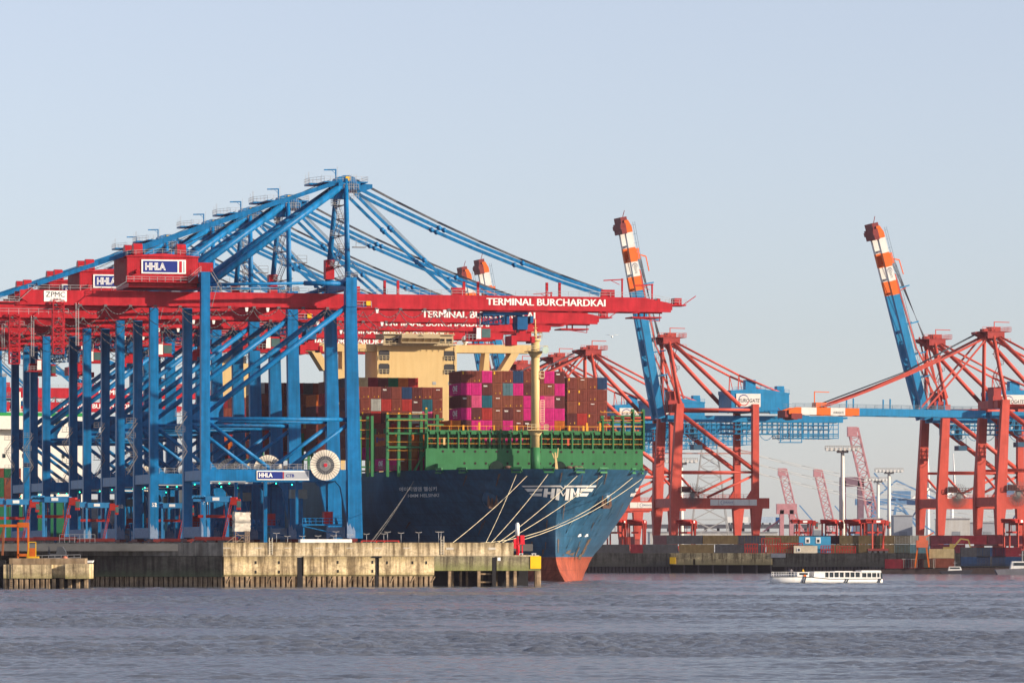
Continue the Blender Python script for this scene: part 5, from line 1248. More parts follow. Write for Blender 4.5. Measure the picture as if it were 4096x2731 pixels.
for (x0, y0, x1, sag, lab) in ((2066, 1898, 1942, .4, 'steep mooring line from the first fairlead left of the emblem'), (2108, 1903, 1808, .5, 'mooring line running far left to the pier ladder'), (2192, 1896, 1962, .5, 'mooring line crossing the left wing of the emblem'), (2308, 1902, 1990, .6, 'mooring line crossing the middle of the emblem'),
                              (2408, 1902, 2005, .7, 'mooring line crossing the right wing of the emblem'), (2528, 1910, 1890, 3.6, 'deeply sagging mooring line from the right shoulder of the bow'), (2565, 1915, 2040, 1.8, 'rightmost mooring line, from the outer end of the bow')):
    rope((rim(x0, y0), peer(x1)), sag, lab)
for (x0, y0, x1, sag, lab) in ((1576, 1926, 1478, .3, 'thin mooring line left of the ship name, leftmost of three'), (1618, 1926, 1482, .3, 'thin mooring line left of the ship name, middle of three'), (1640, 1924, 1492, .4, 'thin mooring line crossing the ship name')):
    b = sb(x0, 24.0); z = Z_at(y0, sl(b, 24).y); b = max(b, -half(24, min(z, DK)))
    rope((sl(b-.3, 24, z), P(x1, 2172, 1030)), sag, lab, .04)
bc = thing('beacon', 'red light beacon with white head at the right end of the pier wall', 'beacon', W(uEnd-4.2, FRONT+1.2, 6.0), ANG)
q = MB(); q.tube((0, 0, 0), (0, 0, 4.0), .38, 12, .33); q.box(-1.0, 1.3, -.5, .5, 2.3, 2.5); q.bar((.9, 0, 0), (.9, 0, 2.4), .22); q.box(.4, 1.25, -.5, .5, 2.5, 4.1); q.box(-.9, -.4, -.4, .4, 1.5, 3.4); q.build('beacon_post', mat('beacon red', (.62, .015, .03), .45), bc)
q = MB(); q.tube((-.1, 0, 4.0), (-.1, 0, 6.3), .42, 12); q.tube((-.1, 0, 6.3), (-.1, 0, 6.6), .42, 12, .2); q.build('beacon_head', M_white, bc)
for i, sx in enumerate((2088, 2140)):
    q = MB(); u = ux(sx); q.tube((u-.3, 1.0, 5.95), (u-.3, 1.0, 6.5), .16, 8); q.tube((u+.3, 1.0, 5.95), (u+.3, 1.0, 6.5), .16, 8); q.bar((u-.5, 1, 6.5), (u+.5, 1, 6.5), .2)
    o = q.build('bollard', M_grey); o.location = wall.location; o.rotation_euler = wall.rotation_euler; tag(o, ('grey double bollard beside the red beacon', 'grey double bollard above the yellow marker panel')[i], 'bollard', 'bollards at the pier end')
fr = thing('pipe_frame', 'low red pipe barrier standing on the pier wall among lamp posts', 'barrier', W(ux(1600), FRONT+12, QZ), ANG)
q = MB(); q.bar((-5, 0, .62), (2.6, 0, .62), .22); q.build('top_rail', MATS['carrier red paint'], fr)
for x in (-5, -2, -.4, 2.5): MB().bar((x, 0, 0), (x, 0, .6), .3).build('post', MATS['carrier red paint'], fr)
q = MB(); q.box(-5.2, 5.2, -1, 1, .25, 1.05); q.box(-4.6, 4.6, -.8, .8, 0, .25); o = q.build('concrete_block', M_white); o.location = W(ux(1362), FRONT+14, QZ-.1); o.rotation_euler = (0, 0, ANG); tag(o, 'long low white block lying on the pier behind the wall', 'block')
sc_ = thing('scaffold', 'scaffold tower wrapped in torn white sheeting on the quay', 'scaffold', W(ux(1026)-.2, FRONT+14, QZ), ANG)
q = MB()
for x in (-1.4, 1.4):
    for y in (-1.2, 1.2): q.bar((x, y, 0), (x, y, 6.4), .12)
for z in (.6, 1.7, 2.6, 3.6): q.bar((-1.4, -1.2, z), (1.4, -1.2, z), .1); q.bar((-1.4, 1.2, z), (1.4, 1.2, z), .1)
q.bar((-1.4, -1.2, .2), (1.4, -1.2, 2.3), .09); q.bar((1.4, -1.2, .2), (-1.4, -1.2, 2.3), .09)
for k in range(9): q.bar((.5, -1.3, .3*k), (1.1, -1.3, .3*k), .08)
for x in (.5, 1.1): q.bar((x, -1.3, 0), (x, -1.3, 2.7), .1)
q.bar((-1.4, -1.2, 1.5), (-3.6, -1.2, 0), .1); q.build('frame', mat('brown scaffold tube', (.28, .2, .14), .6), sc_)
q = MB(); rr = random.Random(5); n = 16; cols = []
for j in range(9):
    z = 2.5 + 3.7*j/8
    ring = []
    for i in range(n):
        a = 6.2832*i/n; c_, s_ = math.cos(a), math.sin(a); m_ = max(abs(c_), abs(s_)); k = 1 + .06*rr.uniform(-1, 1) - (.08 if j == 4 else 0)
        ring.append((c_/m_*1.55*k, s_/m_*1.4*k, z + rr.uniform(-.08, .08)))
    cols.append(ring)
o_ = len(q.v); q.v += [p for ring in cols for p in ring]
for j in range(8):
    for i in range(n): k = (i+1) % n; q.face((o_+j*n+i, o_+j*n+k, o_+(j+1)*n+k, o_+(j+1)*n+i))
q.face([o_+8*n+i for i in range(n)]); q.build('sheeting', mat('dirty white sheeting', (.62, .56, .47), .8, var=.25, scale=1.2), sc_)
q = MB(); q.box(-1.6, 1.6, -1.45, 1.45, 4.15, 4.5); q.build('sheeting_band', mat('grey sheeting', (.30, .28, .25), .8), sc_)
og = thing('gantry_frame', 'orange steel gantry frame at the lower left corner', 'gantry', (X_at(92, 962), 962, 6.2), 0)
for x in (-.95, 1.0): MB().box(x-.16, x+.16, -.2, .2, -1.8, 6.2).build('post', M_orange, og)
q = MB(); q.box(-1.0, 1.05, -.24, .24, 5.3, 6.21); q.bar((-8, 0, 5.6), (-1.1, 0, 5.6), .5); q.box(-1.0, 1.0, -.2, .2, -.2, .3); q.build('cross_beam', M_orange, og)
q = MB(); q.bar((-3.6, 0, 5.4), (-3.9, 0, 0), .4); q.bar((-4.2, 0, 3.4), (-3.6, 0, 5.2), .3); q.build('side_post', mat('brown steel', (.26, .09, .04), .6), og)
pt = thing('pontoon_boat', 'white work pontoon with railings and a dark wheelhouse by the left jetty', 'boat', (X_at(260, 955), 955, 4.3), 0)
q = MB(); q.prism([(-5.6, .35), (5.2, .5), (5.4, .95), (-5.6, .75)], 'y', -1.2, 1.2); q.build('deck', M_white, pt)
q = MB(); q.rail([(-5.4, -1.2, .75), (3.0, -1.2, .95)], 1.1, 1.2, .09); q.build('railing', M_grey, pt)
q = MB(); q.prism([(-2.8, .8), (.2, .8), (.2, 2.6), (-.4, 3.5), (-1.4, 3.5), (-1.6, 2.2), (-2.8, 2.2)], 'y', -.9, .9); q.bar((-3.0, 0, .8), (-3.0, 0, 3.6), .3); q.build('wheelhouse', mat('dark grey wheelhouse', (.07, .075, .085), .4), pt)
q = MB(); q.ball((.1, -1.0, 1.3), .5, 10, 7, 1.2, 1, 1); q.build('life_raft', mat('pale red cover', (.6, .2, .13), .6), pt)
q = MB()
for x in (-3, -1.2, .8, 2.6): q.bar((x, -.9, -.6), (x, -.9, .45), .14)
q.build('support', M_grey, pt)
yl = thing('winch', 'yellow and orange winch machine standing on the left jetty', 'machine', (X_at(130, 945), 945, jz(2232)), 0)
q = MB(); q.box(-.55, .55, -.5, .5, .35, 1.9); q.build('drum_box', M_orange, yl)
q = MB()
for x in (-.65, .65): q.bar((x, -.4, 0), (x, -.4, 3.0), .16)
q.bar((-.65, -.4, 3.0), (.65, -.4, 3.0), .16); q.box(-.8, 1.2, -.5, .5, .02, .35); q.bar((-.65, -.4, 2), (-1.0, -.4, 0), .14); q.build('frame', M_yellow, yl)
q = MB(); q.rail([(0, 0, 0), (7, 0, 0)], 1.6, 1.0, .08); o = q.build('fence', M_grey); o.location = (X_at(238, 1002), 1002, 8.67); tag(o, 'small grey fence on the wall top beside the sunlit straddle carrier', 'fence')
sh_ = thing('warehouse', 'added dark backdrop block far behind the blue cranes, glimpsed between their legs', 'warehouse', (X_at(420, 1900), 1900, QZ), 0)  # backdrop added to darken the bright gaps between the crane legs
MB().box(-62, 60, 0, 40, 0, 17).build('wall', mat('backdrop dark blue', (.018, .030, .055), .7, var=.3), sh_)
MB().box(-62.4, 60.4, -.4, 40.4, 17.01, 17.8).build('roof', mat('backdrop roof', (.04, .045, .05), .7), sh_)
q = MB()
for k in range(9): q.box(-56+k*13, -51+k*13, -.1, 0, 0, 6)
q.build('gate', M_dark, sh_)
# ------------------------------------------------------------------ second ship, far left
s2 = thing('container_ship', 'green hulled ship with white deckhouse seen between the blue legs at far left', 'ship', (X_at(100, 1500), 1500, 0), ANG)
q = MB(); q.prism([(-45, 0), (12, 0), (15, 20), (-45, 20)], 'y', -5, 230); q.prism([(4, 20), (15, 20), (15, 22.5), (4, 22.5)], 'y', -4, 0); q.build('hull', mat('green hull paint', (.010, .11, .05), .5, var=.15), s2)
q = MB(); q.box(-40, 24, 30, 44, 20, 47.5); q.box(-24, 6, 27, 30, 43.5, 47.5); dh = q.build('deckhouse', mat('ship white', (.74, .70, .62), .5, var=.06), s2)
MB().box(-40.1, 24.1, 29.9, 44.1, 47.52, 48.6).build('green_stripe', mat('green stripe', (.02, .24, .06), .5), dh)
q = MB()
for x in range(-38, 22, 4): q.box(x, x+2.6, 29.85, 30, 44.6, 46.4)
for x in range(-38, 22, 6): q.box(x, x+.8, 29.85, 30, 35, 36.2)
q.build('window', M_glass, dh)
q = MB()
for x in (-32, -14, -9, 4): q.tube((x, 36, 48.6), (x, 36, 55), .3, 6); q.rail([(x-3, 36, 48.6), (x+3, 36, 48.6)], 1.2, 1.2, .1)
q.tube((-15, 30, 20), (-15, 30, 34), .9, 10); q.build('mast', MATS['ship white'], s2)
rg = random.Random(21)
for i in range(4):
    for j in range(9):
        c_ = rg.choice(['green', 'green', 'rust brown', 'brown', 'dark red', 'brown'])
        p = Vector(s2.location) + Vector((CA*(-21+j*2.6)-SA*14, SA*(-21+j*2.6)+CA*14, 20.05+2.9*(3-i)))
        cont(0, 0, 0, c_, f'{c_} container, {ordn(j)} from left, {ordn(i)} tier down, aboard the green hulled ship', 'containers aboard the green hulled ship', (), CL, p)
# ------------------------------------------------------------------ far quay: containers, cabins, sheds, light masts, pylon
FBOX = 'containers stacked along the far quay'
def fcont(sx, Y, z, c, lab, rz=0, L=CL):
    o = bpy.data.objects.new('shipping_container', cont_mesh(L, c)); C.objects.link(o)
    o.location = (X_at(sx, Y), Y, z); o.rotation_euler = (0, 0, rz); tag(o, lab, 'container', FBOX); return o
side = R(90) + ANG*.2
rows = [  # right end column, depth, tier, colours (darkened for their shade) from right to left (long sides to us), place
    (3000, 1635, 0, ['dark grey', 'ochre', 'dark grey'], 'lower row left of the reddish crane sill'),
    (2950, 1637, 1, ['ochre', 'dark grey'], 'upper row left of the reddish crane sill'),
    (3090, 1640, 1, ['ochre', 'navy blue'], 'upper row right of the raised crane leg'),
    (3205, 1640, 1, ['ochre', 'navy blue'], 'row left of the blue cabin, upper'),
    (3205, 1640, 0, ['ochre', 'dark grey'], 'row left of the blue cabin, lower'),
    (3400, 1645, 1, ['wine', 'dark grey'], 'upper row behind the blue cabin'),
    (3432, 1640, 0, ['ochre', 'ochre'], 'lower row right of the blue cabin'),
    (3520, 1645, 1, ['wine', 'dark grey'], 'upper row behind the red carrier with blue beam'),
    (3520, 1645, 0, ['dark red', 'dark red'], 'lower row behind the red carrier with blue beam'),
    (3640, 1640, 0, ['ochre', 'ochre'], 'lower ochre pair left of the right crane'),
    (3640, 1640, 1, ['ochre', 'ochre'], 'upper ochre pair left of the right crane'),
    (3860, 1640, 0, ['wine', 'grey blue'], 'lower row between the right crane legs'),
    (3860, 1640, 1, ['wine', 'pale grey'], 'upper row between the right crane legs'),
    (4090, 1640, 1, ['wine', 'dark red'], 'upper row at the right picture edge'),
    (2660, 1650, 0, ['dark red', 'dark grey'], 'row behind the ship bow rake'),
]
for sxr, Y, tier, cols, where in rows:
    for k, c in enumerate(cols):
        Lk = 6.06 if c in ('navy blue', 'grey blue') else CL*.92
        x = X_at(sxr, Y) - k*(CL*.92+.4); 
        o = fcont(2048, Y, FZ + tier*CH, c, f'{c} container, {ordn(k)} from right, {where}', R(90), CL*.92); o.location.x = x
for sx, sz_, c, lab in ((3235, 0, None, 'bright blue office cabin with two white windows stacked on the far quay'), ):
    cb = thing('office_cabin', lab, 'cabin', (X_at(3268, 1625), 1625, FZ), 0)
    q = MB(); q.box(-5.7, 4.4, 0, 2.5, 2.6, 5.4); q.box(-1.2, 4.4, 0, 2.5, 0, 2.58); q.build('wall', mat('cabin blue', (.05, .30, .52), .5, var=.1), cb)
    for x in (-3.0, .4):
        wn_ = MB().box(x-.75, x+.75, -.1, 0, 3.2, 5.1).build('window', M_white, cb); MB().box(x-.4, x+.4, -.13, -.1, 3.5, 4.4).build('pane', M_glass, wn_)
cb = thing('office_cabin', 'cream office cabin with one small window below the blue cabin', 'cabin', (X_at(3230, 1622), 1622, FZ), 0)
q = MB(); q.box(-4.4, 3.1, -1, 1.4, 0, 2.4); q.build('wall', mat('cabin cream', (.62, .54, .42), .5), cb)
wn_ = MB().box(-3.4, -2.3, -1.1, -1.0, .5, 1.7).build('window', M_white, cb); MB().box(-3.1, -2.5, -1.13, -1.1, .7, 1.5).build('pane', M_glass, wn_)
for i, (sx, w_, h, lab) in enumerate(((3085, 6.0, 4.8, 'red equipment cage standing by the raised crane leg'), (3160, 8.0, 3.2, 'low rust red spreader frames stacked left of the cream cabin'), (3310, 4.0, 2.4, 'small red spreader frame right of the blue cabin'), (3005, 4.0, 3.0, 'rust red frame under the reddish crane sill'), (3385, 6.0, 2.2, 'low red frame in front of the ochre containers'))):
    q = MB(); x0 = X_at(sx, 1622)
    n = int(w_/.8)
    for k in range(n+1):
        x = -w_/2 + w_*k/n; q.bar((x, 0, 0), (x, 0, h), .2)
        if k < n: q.bar((x, 0, h*.1), (x+w_/n, 0, h*.9), .12)
    for z in (.1, h*.5, h): q.bar((-w_/2, 0, z), (w_/2, 0, z), .22); q.bar((-w_/2, 1.8, z), (w_/2, 1.8, z), .22)
    for x in (-w_/2, w_/2): q.bar((x, 0, h), (x, 1.8, h), .2); q.bar((x, 1.8, 0), (x, 1.8, h), .2)
    o = q.build('spreader_frame', M_rside); o.location = (x0, 1622, FZ); tag(o, lab, 'steel frame')
lm = thing('light_mast', 'x', 'light mast', (0, 0, 0), 0, 'tall white light masts on the far terminal')
MB().tube((0, 0, 0), (0, 0, 38.6), 1.0, 14, .62).build('pole', mat('mast white', (.70, .66, .60), .5, var=.05), lm)
q = MB(); q.box(-5.8, 5.8, -1.6, 1.6, 38.9, 39.2); q.rail([(-6, -1.7, 39.2), (6, -1.7, 39.2)], 1.4, .8, .14); q.rail([(-6, 1.7, 39.2), (6, 1.7, 39.2)], 1.4, .8, .14); q.box(-2, 2, -1, 1, 38.2, 38.9)
crn = q.build('lamp_gallery', mat('gallery grey', (.42, .40, .38), .5), lm)
for k in range(8): x = -5.4+k*1.54; MB().box(x-.4, x+.4, -2.2, -1.75, 38.9, 39.9).build('floodlight', M_white, crn)
for i, (sx, sy, Y, lab) in enumerate(((3370, 1783, 1760, 'tallest white light mast with a wide lamp gallery'), (3556, 1872, 2150, 'white light mast nearest to the right crane, shorter'), (3512, 1908, 2320, 'white light mast close left of the shorter one'), (2725, 1832, 1860, 'white light mast behind the legs of the raised crane'))):
    c = lm if i == 0 else copy_tree(lm); top = Z_at(sy, Y); c.location = (X_at(sx, Y), Y, top-40.6); c['label'] = lab
py = thing('power_pylon', 'grey lattice power pylon seen through the raised red crane', 'pylon', (X_at(2838, 2300), 2300, 4), 0)
q = MB(); tw = lambda z: 8.0*(1-z/62) + 1.8
zs_ = [0, 9, 17, 24, 30, 36, 41, 46, 51, 56, 60]
for a, b in zip(zs_[:-1], zs_[1:]):
    for s in (-1, 1):
        for y in (-1, 1): q.bar((s*tw(a), y*tw(a), a), (s*tw(b), y*tw(b), b), .45)
        q.bar((s*tw(a), -tw(a), a), (-s*tw(b), -tw(b), b), .26); q.bar((s*tw(a), tw(a), a), (-s*tw(b), tw(b), b), .26)
    q.bar((-tw(b), -tw(b), b), (tw(b), -tw(b), b), .26)
q.build('lattice_tower', mat('pylon grey', (.40, .39, .38), .6), py)
for z, w_ in ((56, 17), (47, 22)): q = MB(); q.bar((-w_, 0, z), (w_, 0, z), .5); q.bar((-w_, 0, z), (0, 0, z+4), .35); q.bar((w_, 0, z), (0, 0, z+4), .35); q.build('cross_arm', mat('pylon red', (.50, .20, .16), .6), py)
for i in range(6):
    y0 = 1762 + i*17; q = MB(); Y0, Y1 = 2300, 2500; a = P(2838 + (i % 2)*60 - 30, y0, Y0); b = P(4300, y0 + 250 + i*4, Y1); pts = []
    for k in range(13): f = k/12; p_ = a.lerp(b, f); p_.z -= 5*4*f*(1-f); pts.append(p_)
    q.path(pts, .11, 4); o = q.build('power_line', MATS['pylon grey']); tag(o, f'thin power line leaving the pylon to the right, {ordn(i)} from the top', 'power line', 'power lines right of the pylon')
# elevated road with lorries, sheds
q = MB(); Y = 2600; q.box(X_at(2560, Y), X_at(3240, Y), Y, Y+14, Z_at(2112, Y), Z_at(2096, Y)); 
for k in range(14): x = X_at(2570, Y)+k*6.4; q.box(x, x+1.2, Y+3, Y+9, 4, Z_at(2112, Y))
tag(q.build('elevated_road', mat('road concrete', (.10, .10, .12), .8)), kind='structure')
def lorry(sx, Y, zt, L, body, cabc, lab):
    r = thing('lorry', lab, 'lorry', (X_at(sx, Y), Y, zt), 0, 'lorries on the elevated road')
    q = MB(); q.box(-L/2, L/2-3, -1.2, 1.2, 1.0, 4.0); q.build('trailer', body, r)
    q = MB(); q.prism([(L/2-2.6, .8), (L/2, .8), (L/2, 2.2), (L/2-.5, 3.7), (L/2-2.6, 3.8)], 'y', -1.2, 1.2); q.build('cab', cabc, r)
    for k in range(5): x = -L/2+1.2+k*1.3 if k < 3 else L/2-5.5+(k-3)*3.6; q = MB(); q.tube((x, -1.2, .5), (x, 1.2, .5), .5, 10); q.build('wheel', M_dark, r)
lorry(2962, 2605, Z_at(2097, 2600), 14, M_white, mat('lorry cab white', (.6, .6, .6), .4), 'lorry with a long white trailer on the elevated road, left one')
lorry(3072, 2605, Z_at(2097, 2600), 13, mat('pale blue trailer', (.45, .55, .66), .5), mat('lorry blue', (.02, .10, .30), .4), 'lorry with pale trailer and dark blue cab on the elevated road')
def shed(x0, x1, Y, y_top, y_bot, col, lab, roof=False, dep=40):
    r = thing('warehouse', lab, 'warehouse', (X_at((x0+x1)/2, Y), Y, Z_at(y_bot, Y)), 0)
    w_ = X_at(x1, Y)-X_at(x0, Y); h = Z_at(y_top, Y)-Z_at(y_bot, Y)
    MB().box(-w_/2, w_/2, 0, dep, 0, h).build('wall', col, r)
    q = MB(); q.prism([(-w_/2-.4, h), (w_/2+.4, h), (w_/2+.4, h+.3), (0, h+(1.6 if roof else .6)), (-w_/2-.4, h+.3)], 'y', -.4, dep+.4); q.build('roof', mat('shed roof', (.38, .38, .40), .6), r)
    n = max(1, int(w_/14)); q = MB()
    for k in range(n): x = -w_/2 + w_*(k+.5)/n; q.box(x-1.8, x+1.8, -.1, 0, 0.05, min(4.5, h*.6))
    q.build('gate', mat('shed gate', (.25, .27, .30), .5), r)
M_shed = mat('shed white', (.56, .55, .53), .6, var=.08, streak=.08); M_shed2 = mat('shed grey', (.36, .38, .42), .6, var=.08)
shed(2600, 3110, 2350, 2128, 2175, M_shed, 'long low white shed behind the raised red crane')
shed(3440, 3530, 2300, 2075, 2160, M_shed, 'small white hall behind the red carrier with blue beam')
shed(3575, 3650, 2280, 2062, 2165, M_shed2, 'tall grey windowless hall left of the right crane')
shed(3770, 3880, 2250, 2075, 2165, M_shed, 'white hall seen between the right crane legs')
shed(3880, 4300, 2300, 2090, 2165, M_shed2, 'grey hall at the right picture edge', True)
shed(3255, 3290, 2200, 2092, 2160, M_shed, 'narrow white hall left of the tall light mast')
# harbour cranes far away
M_pink = mat('hazed pink lattice', (.56, .26, .28), .6); M_fblue = mat('far crane blue', (.14, .28, .48), .5); M_fpur = mat('far crane purple', (.24, .15, .19), .6)  # distance haze mixed into the far crane base colours
def lattice_crane():
    r = thing('harbour_crane', 'x', 'crane', (0, 0, 0), 0, 'far pink and blue cranes with raised lattice booms')
    q = MB(); q.truss((0, 0, 36), (-15, 0, 101), (0, 1, 0), (1, 0, .23), 5, 5, 14, .8, .45); q.box(-18, -13, -3, 3, 97, 102); q.build('boom', M_pink, r)
    for x in (0, 24):
        for y in (-7, 7): MB().box(x-1, x+1, y-1, y+1, 0, 42).build('leg', M_fblue, r)
    q = MB(); q.box(-2, 40, -4, -1.5, 36, 39); q.box(-2, 40, 1.5, 4, 36, 39); q.box(24, 36, -5, 5, 39, 44); q.build('girder', M_fblue, r)
    q = MB(); q.bar((4, 0, 42), (8, 0, 64), 1.3); q.bar((8, 0, 64), (-4, 0, 78), .8); q.bar((8, 0, 64), (24, 0, 42), 1.1); q.bar((8, 0, 60), (44, 0, 36), .9); q.bar((10, 0, 58), (-3, 0, 60), .6); q.build('stay', M_fblue, r)
    return r
lc = lattice_crane()
for i, (sx, sy, Y, lab) in enumerate(((3130, 1872, 3300, 'far pink lattice boom crane, leftmost of three'), (3272, 1876, 3340, 'far pink lattice boom crane, middle of three'), (3412, 1707, 2650, 'tallest far pink lattice boom crane beside the light masts'))):
    c = lc if i == 0 else copy_tree(lc); k = 1.0
    top = Z_at(sy, Y); c.location = (X_at(sx, Y)+15, Y, top-102); c['label'] = lab
def portal(sx, sy, Y, m, lab, w_=22, h=44):
    r = thing('harbour_crane', lab, 'crane', (X_at(sx, Y), Y, Z_at(sy, Y)-h-8), 0)
    for x in (-w_/2, w_/2): MB().box(x-1.2, x+1.2, -5, 5, 0, h).build('leg', m, r)
    q = MB(); q.box(-w_*.9, w_*1.0, -3, 3, h-5, h-1.5); q.box(-2, 8, -4, 4, h-1.5, h+3); q.build('girder', m, r)
    q = MB(); q.bar((-w_/2, 0, h-2), (0, 0, h+9), .9); q.bar((0, 0, h+9), (w_*.9, 0, h-2), .9); q.bar((-w_/2, 0, 6), (w_/2, 0, h-6), .8); q.build('brace', m, r)
portal(3585, 1928, 2900, M_fblue, 'far blue portal crane behind the second light mast', 26, 52)
portal(4000, 1925, 3000, M_fblue, 'far blue portal crane seen through the right crane', 26, 52)
tc_ = thing('harbour_crane', 'dark purple twin-legged crane tower between the far pink booms', 'crane', (X_at(3408, 2700), 2700, 0), 0)
for x in (-5, 4.5): MB().box(x-1.6, x+1.6, -3, 3, 2, 44).build('leg', M_fpur, tc_)
q = MB(); q.box(-6.5, 6.3, -3, 3, 41, 46); q.box(-4, 10, -3, 3, 20, 23); q.bar((5, 0, 22), (16, 0, 2), 1.6); q.bar((-4, 0, 21), (5, 0, 4), 1.2); q.build('cross_beam', M_fpur, tc_)
jc = thing('harbour_crane', 'small far crane with low red jib left of the brownish carrier', 'crane', (X_at(3146, 2500), 2500, 3), 0)
for x in (-2.4, 2.4): MB().box(x-1, x+1, -3, 3, 0, 24).build('leg', M_pink, jc)
q = MB(); q.box(-5, 5, -3, 3, 22, 27); q.bar((-2, 0, 20), (-16, 0, 10), .9); q.bar((-16, 0, 10), (4, 0, 10), 1.0); q.bar((3, 0, 22), (12, 0, 8), .9); q.build('jib', M_pink, jc)
wt = thing('wind_turbine', 'x', 'wind turbine', (0, 0, 0), 0, 'white wind turbines far away')
MB().tube((0, 0, 0), (0, 0, 98), 2.4, 12, 1.5).build('tower', M_white, wt)
hb = MB().ball((0, -3, 99), 2.6, 10, 8, 1, 2.0, 1).build('nacelle', M_white, wt)
for k in range(3):
    a = R(92 + 120*k); d = Vector((math.cos(a), 0, math.sin(a))); q = MB(); q.tube(Vector((0, -7.2, 99)), Vector((0, -7.2, 99)) + d*40, 1.6, 8, .4); q.build('blade', M_white, wt)
for i, (sx, sy, Y, lab) in enumerate(((3712, 1952, 4800, 'white wind turbine seen between the right crane legs, nearer one'), (3808, 1958, 5600, 'white wind turbine farther right, smaller and fainter'))):
    c = wt if i == 0 else copy_tree(wt); c.location = (X_at(sx, Y), Y, Z_at(sy, Y)-99); c['label'] = lab; c.rotation_euler.z = .3*i
# ------------------------------------------------------------------ boats
LY = 1112.0
lb = thing('harbour_launch', 'white passenger launch with a long window cabin gliding on the river', 'boat', (X_at(3305, LY), LY, 0), R(13))
def bstat(x): return interp(x, [-12.8, -12.2, -10.5, -8, -4, 2, 10, 12.2], [.05, .5, 1.5, 2.2, 2.6, 2.6, 2.4, 2.2])
q = MB(); xs_ = [-12.8, -12.2, -11.3, -10.5, -9.2, -8, -6, -4, 0, 4, 8, 10.5, 11.6, 12.2]; o_ = len(q.v)
deck = lambda x: 1.42 if x < -4.2 else lerp(1.42, .92, min(1, (x+4.2)/.9))
for x in xs_:
    b = bstat(x); zb = deck(x)
    for y, z in ((-b*.8, -.35), (-b, .12), (-b*1.03, zb), (b*1.03, zb), (b, .12), (b*.8, -.35)): q.v.append((x + (.45 if z < 0 and x < -12 else 0), y, z))
for i in range(len(xs_)-1):
    for j in range(5): q.face((o_+6*i+j, o_+6*(i+1)+j, o_+6*(i+1)+j+1, o_+6*i+j+1), True)
q.face([o_+j for j in range(6)]); q.face([o_+6*(len(xs_)-1)+5-j for j in range(6)]); q.build('hull', M_white, lb)
q = MB()
for x0, x1 in zip(xs_[:-1], xs_[1:]):
    for s in (-1, 1): q.bar((x0, s*(bstat(x0)*1.03+.03), deck(x0)), (x1, s*(bstat(x1)*1.03+.03), deck(x1)), .12); q.bar((x0, s*(bstat(x0)+.03), .03), (x1, s*(bstat(x1)+.03), .03), .1, .2)
for x in (-6.0, -5.5, 3.6, 4.1, 11.2, 11.6): q.bar((x-.2, -bstat(x)-.12, .1), (x+.2, -bstat(x)-.16, deck(x)), .13)
q.build('fender_strip', M_dark, lb)
q = MB(); q.box(-3.4, 11.8, -2.2, 2.2, .9, 1.25); q.box(-3.4, -1.0, -2.2, 2.2, 1.25, 2.35); q.box(-3.4, 11.9, -2.3, 2.3, 2.35, 2.52); q.box(1.4, 5.4, -2.0, 2.0, 2.53, 2.62); q.box(7.4, 11.8, -2.25, 2.25, 2.2, 2.75)
for x in (-1, -.02, 1.1, 2.3, 3.42, 3.55, 4.75, 5.9, 7.1, 7.4, 8.6, 9.7, 10.85, 11.6): q.box(x-.09, x+.09, -2.22, -2.08, 1.25, 2.36); q.box(x-.09, x+.09, 2.08, 2.22, 1.25, 2.36)
q.build('cabin', M_white, lb)
q = MB(); q.box(-1, 11.6, -2.07, 2.07, 1.26, 2.34); q.prism([(11.7, .95), (12.3, 1.1), (12.1, 2.3), (11.7, 2.34)], 'y', -1.9, 1.9); q.build('window', M_glass, lb)
q = MB(); q.box(-7.0, -4.4, -1.7, 1.7, 1.42, 2.3); q.prism([(-7.1, 2.3), (-4.3, 2.3), (-4.3, 2.42), (-7.1, 2.42)], 'y', -1.8, 1.8); wh_ = q.build('wheelhouse', M_white, lb)
q = MB(); q.box(-6.6, -4.7, -1.75, -1.7, 1.75, 2.22); q.build('wheelhouse_window', M_glass, wh_)
q = MB(); q.rail([(-12.2, -.6, 1.42), (-10.5, -1.5, 1.42), (-7.2, -2.1, 1.42)], 1.0, .6, .06); q.rail([(-12.2, .6, 1.42), (-10.5, 1.5, 1.42), (-7.2, 2.1, 1.42)], 1.0, .6, .06); q.build('bow_railing', M_white, lb)
q = MB(); q.tube((-5.4, -1.78, 1.55), (-5.4, -1.84, 1.55), .32, 12); q.build('life_ring', M_orange, lb)
q = MB(); write(q, 'BARKASSE', (-3.2, -2.23, 1.45), (1,0,0), (0,0,1), .28, 1.4, .0); q.box(-2.5, -2.2, -2.24, -2.22, 1.8, 2.15) if False else None
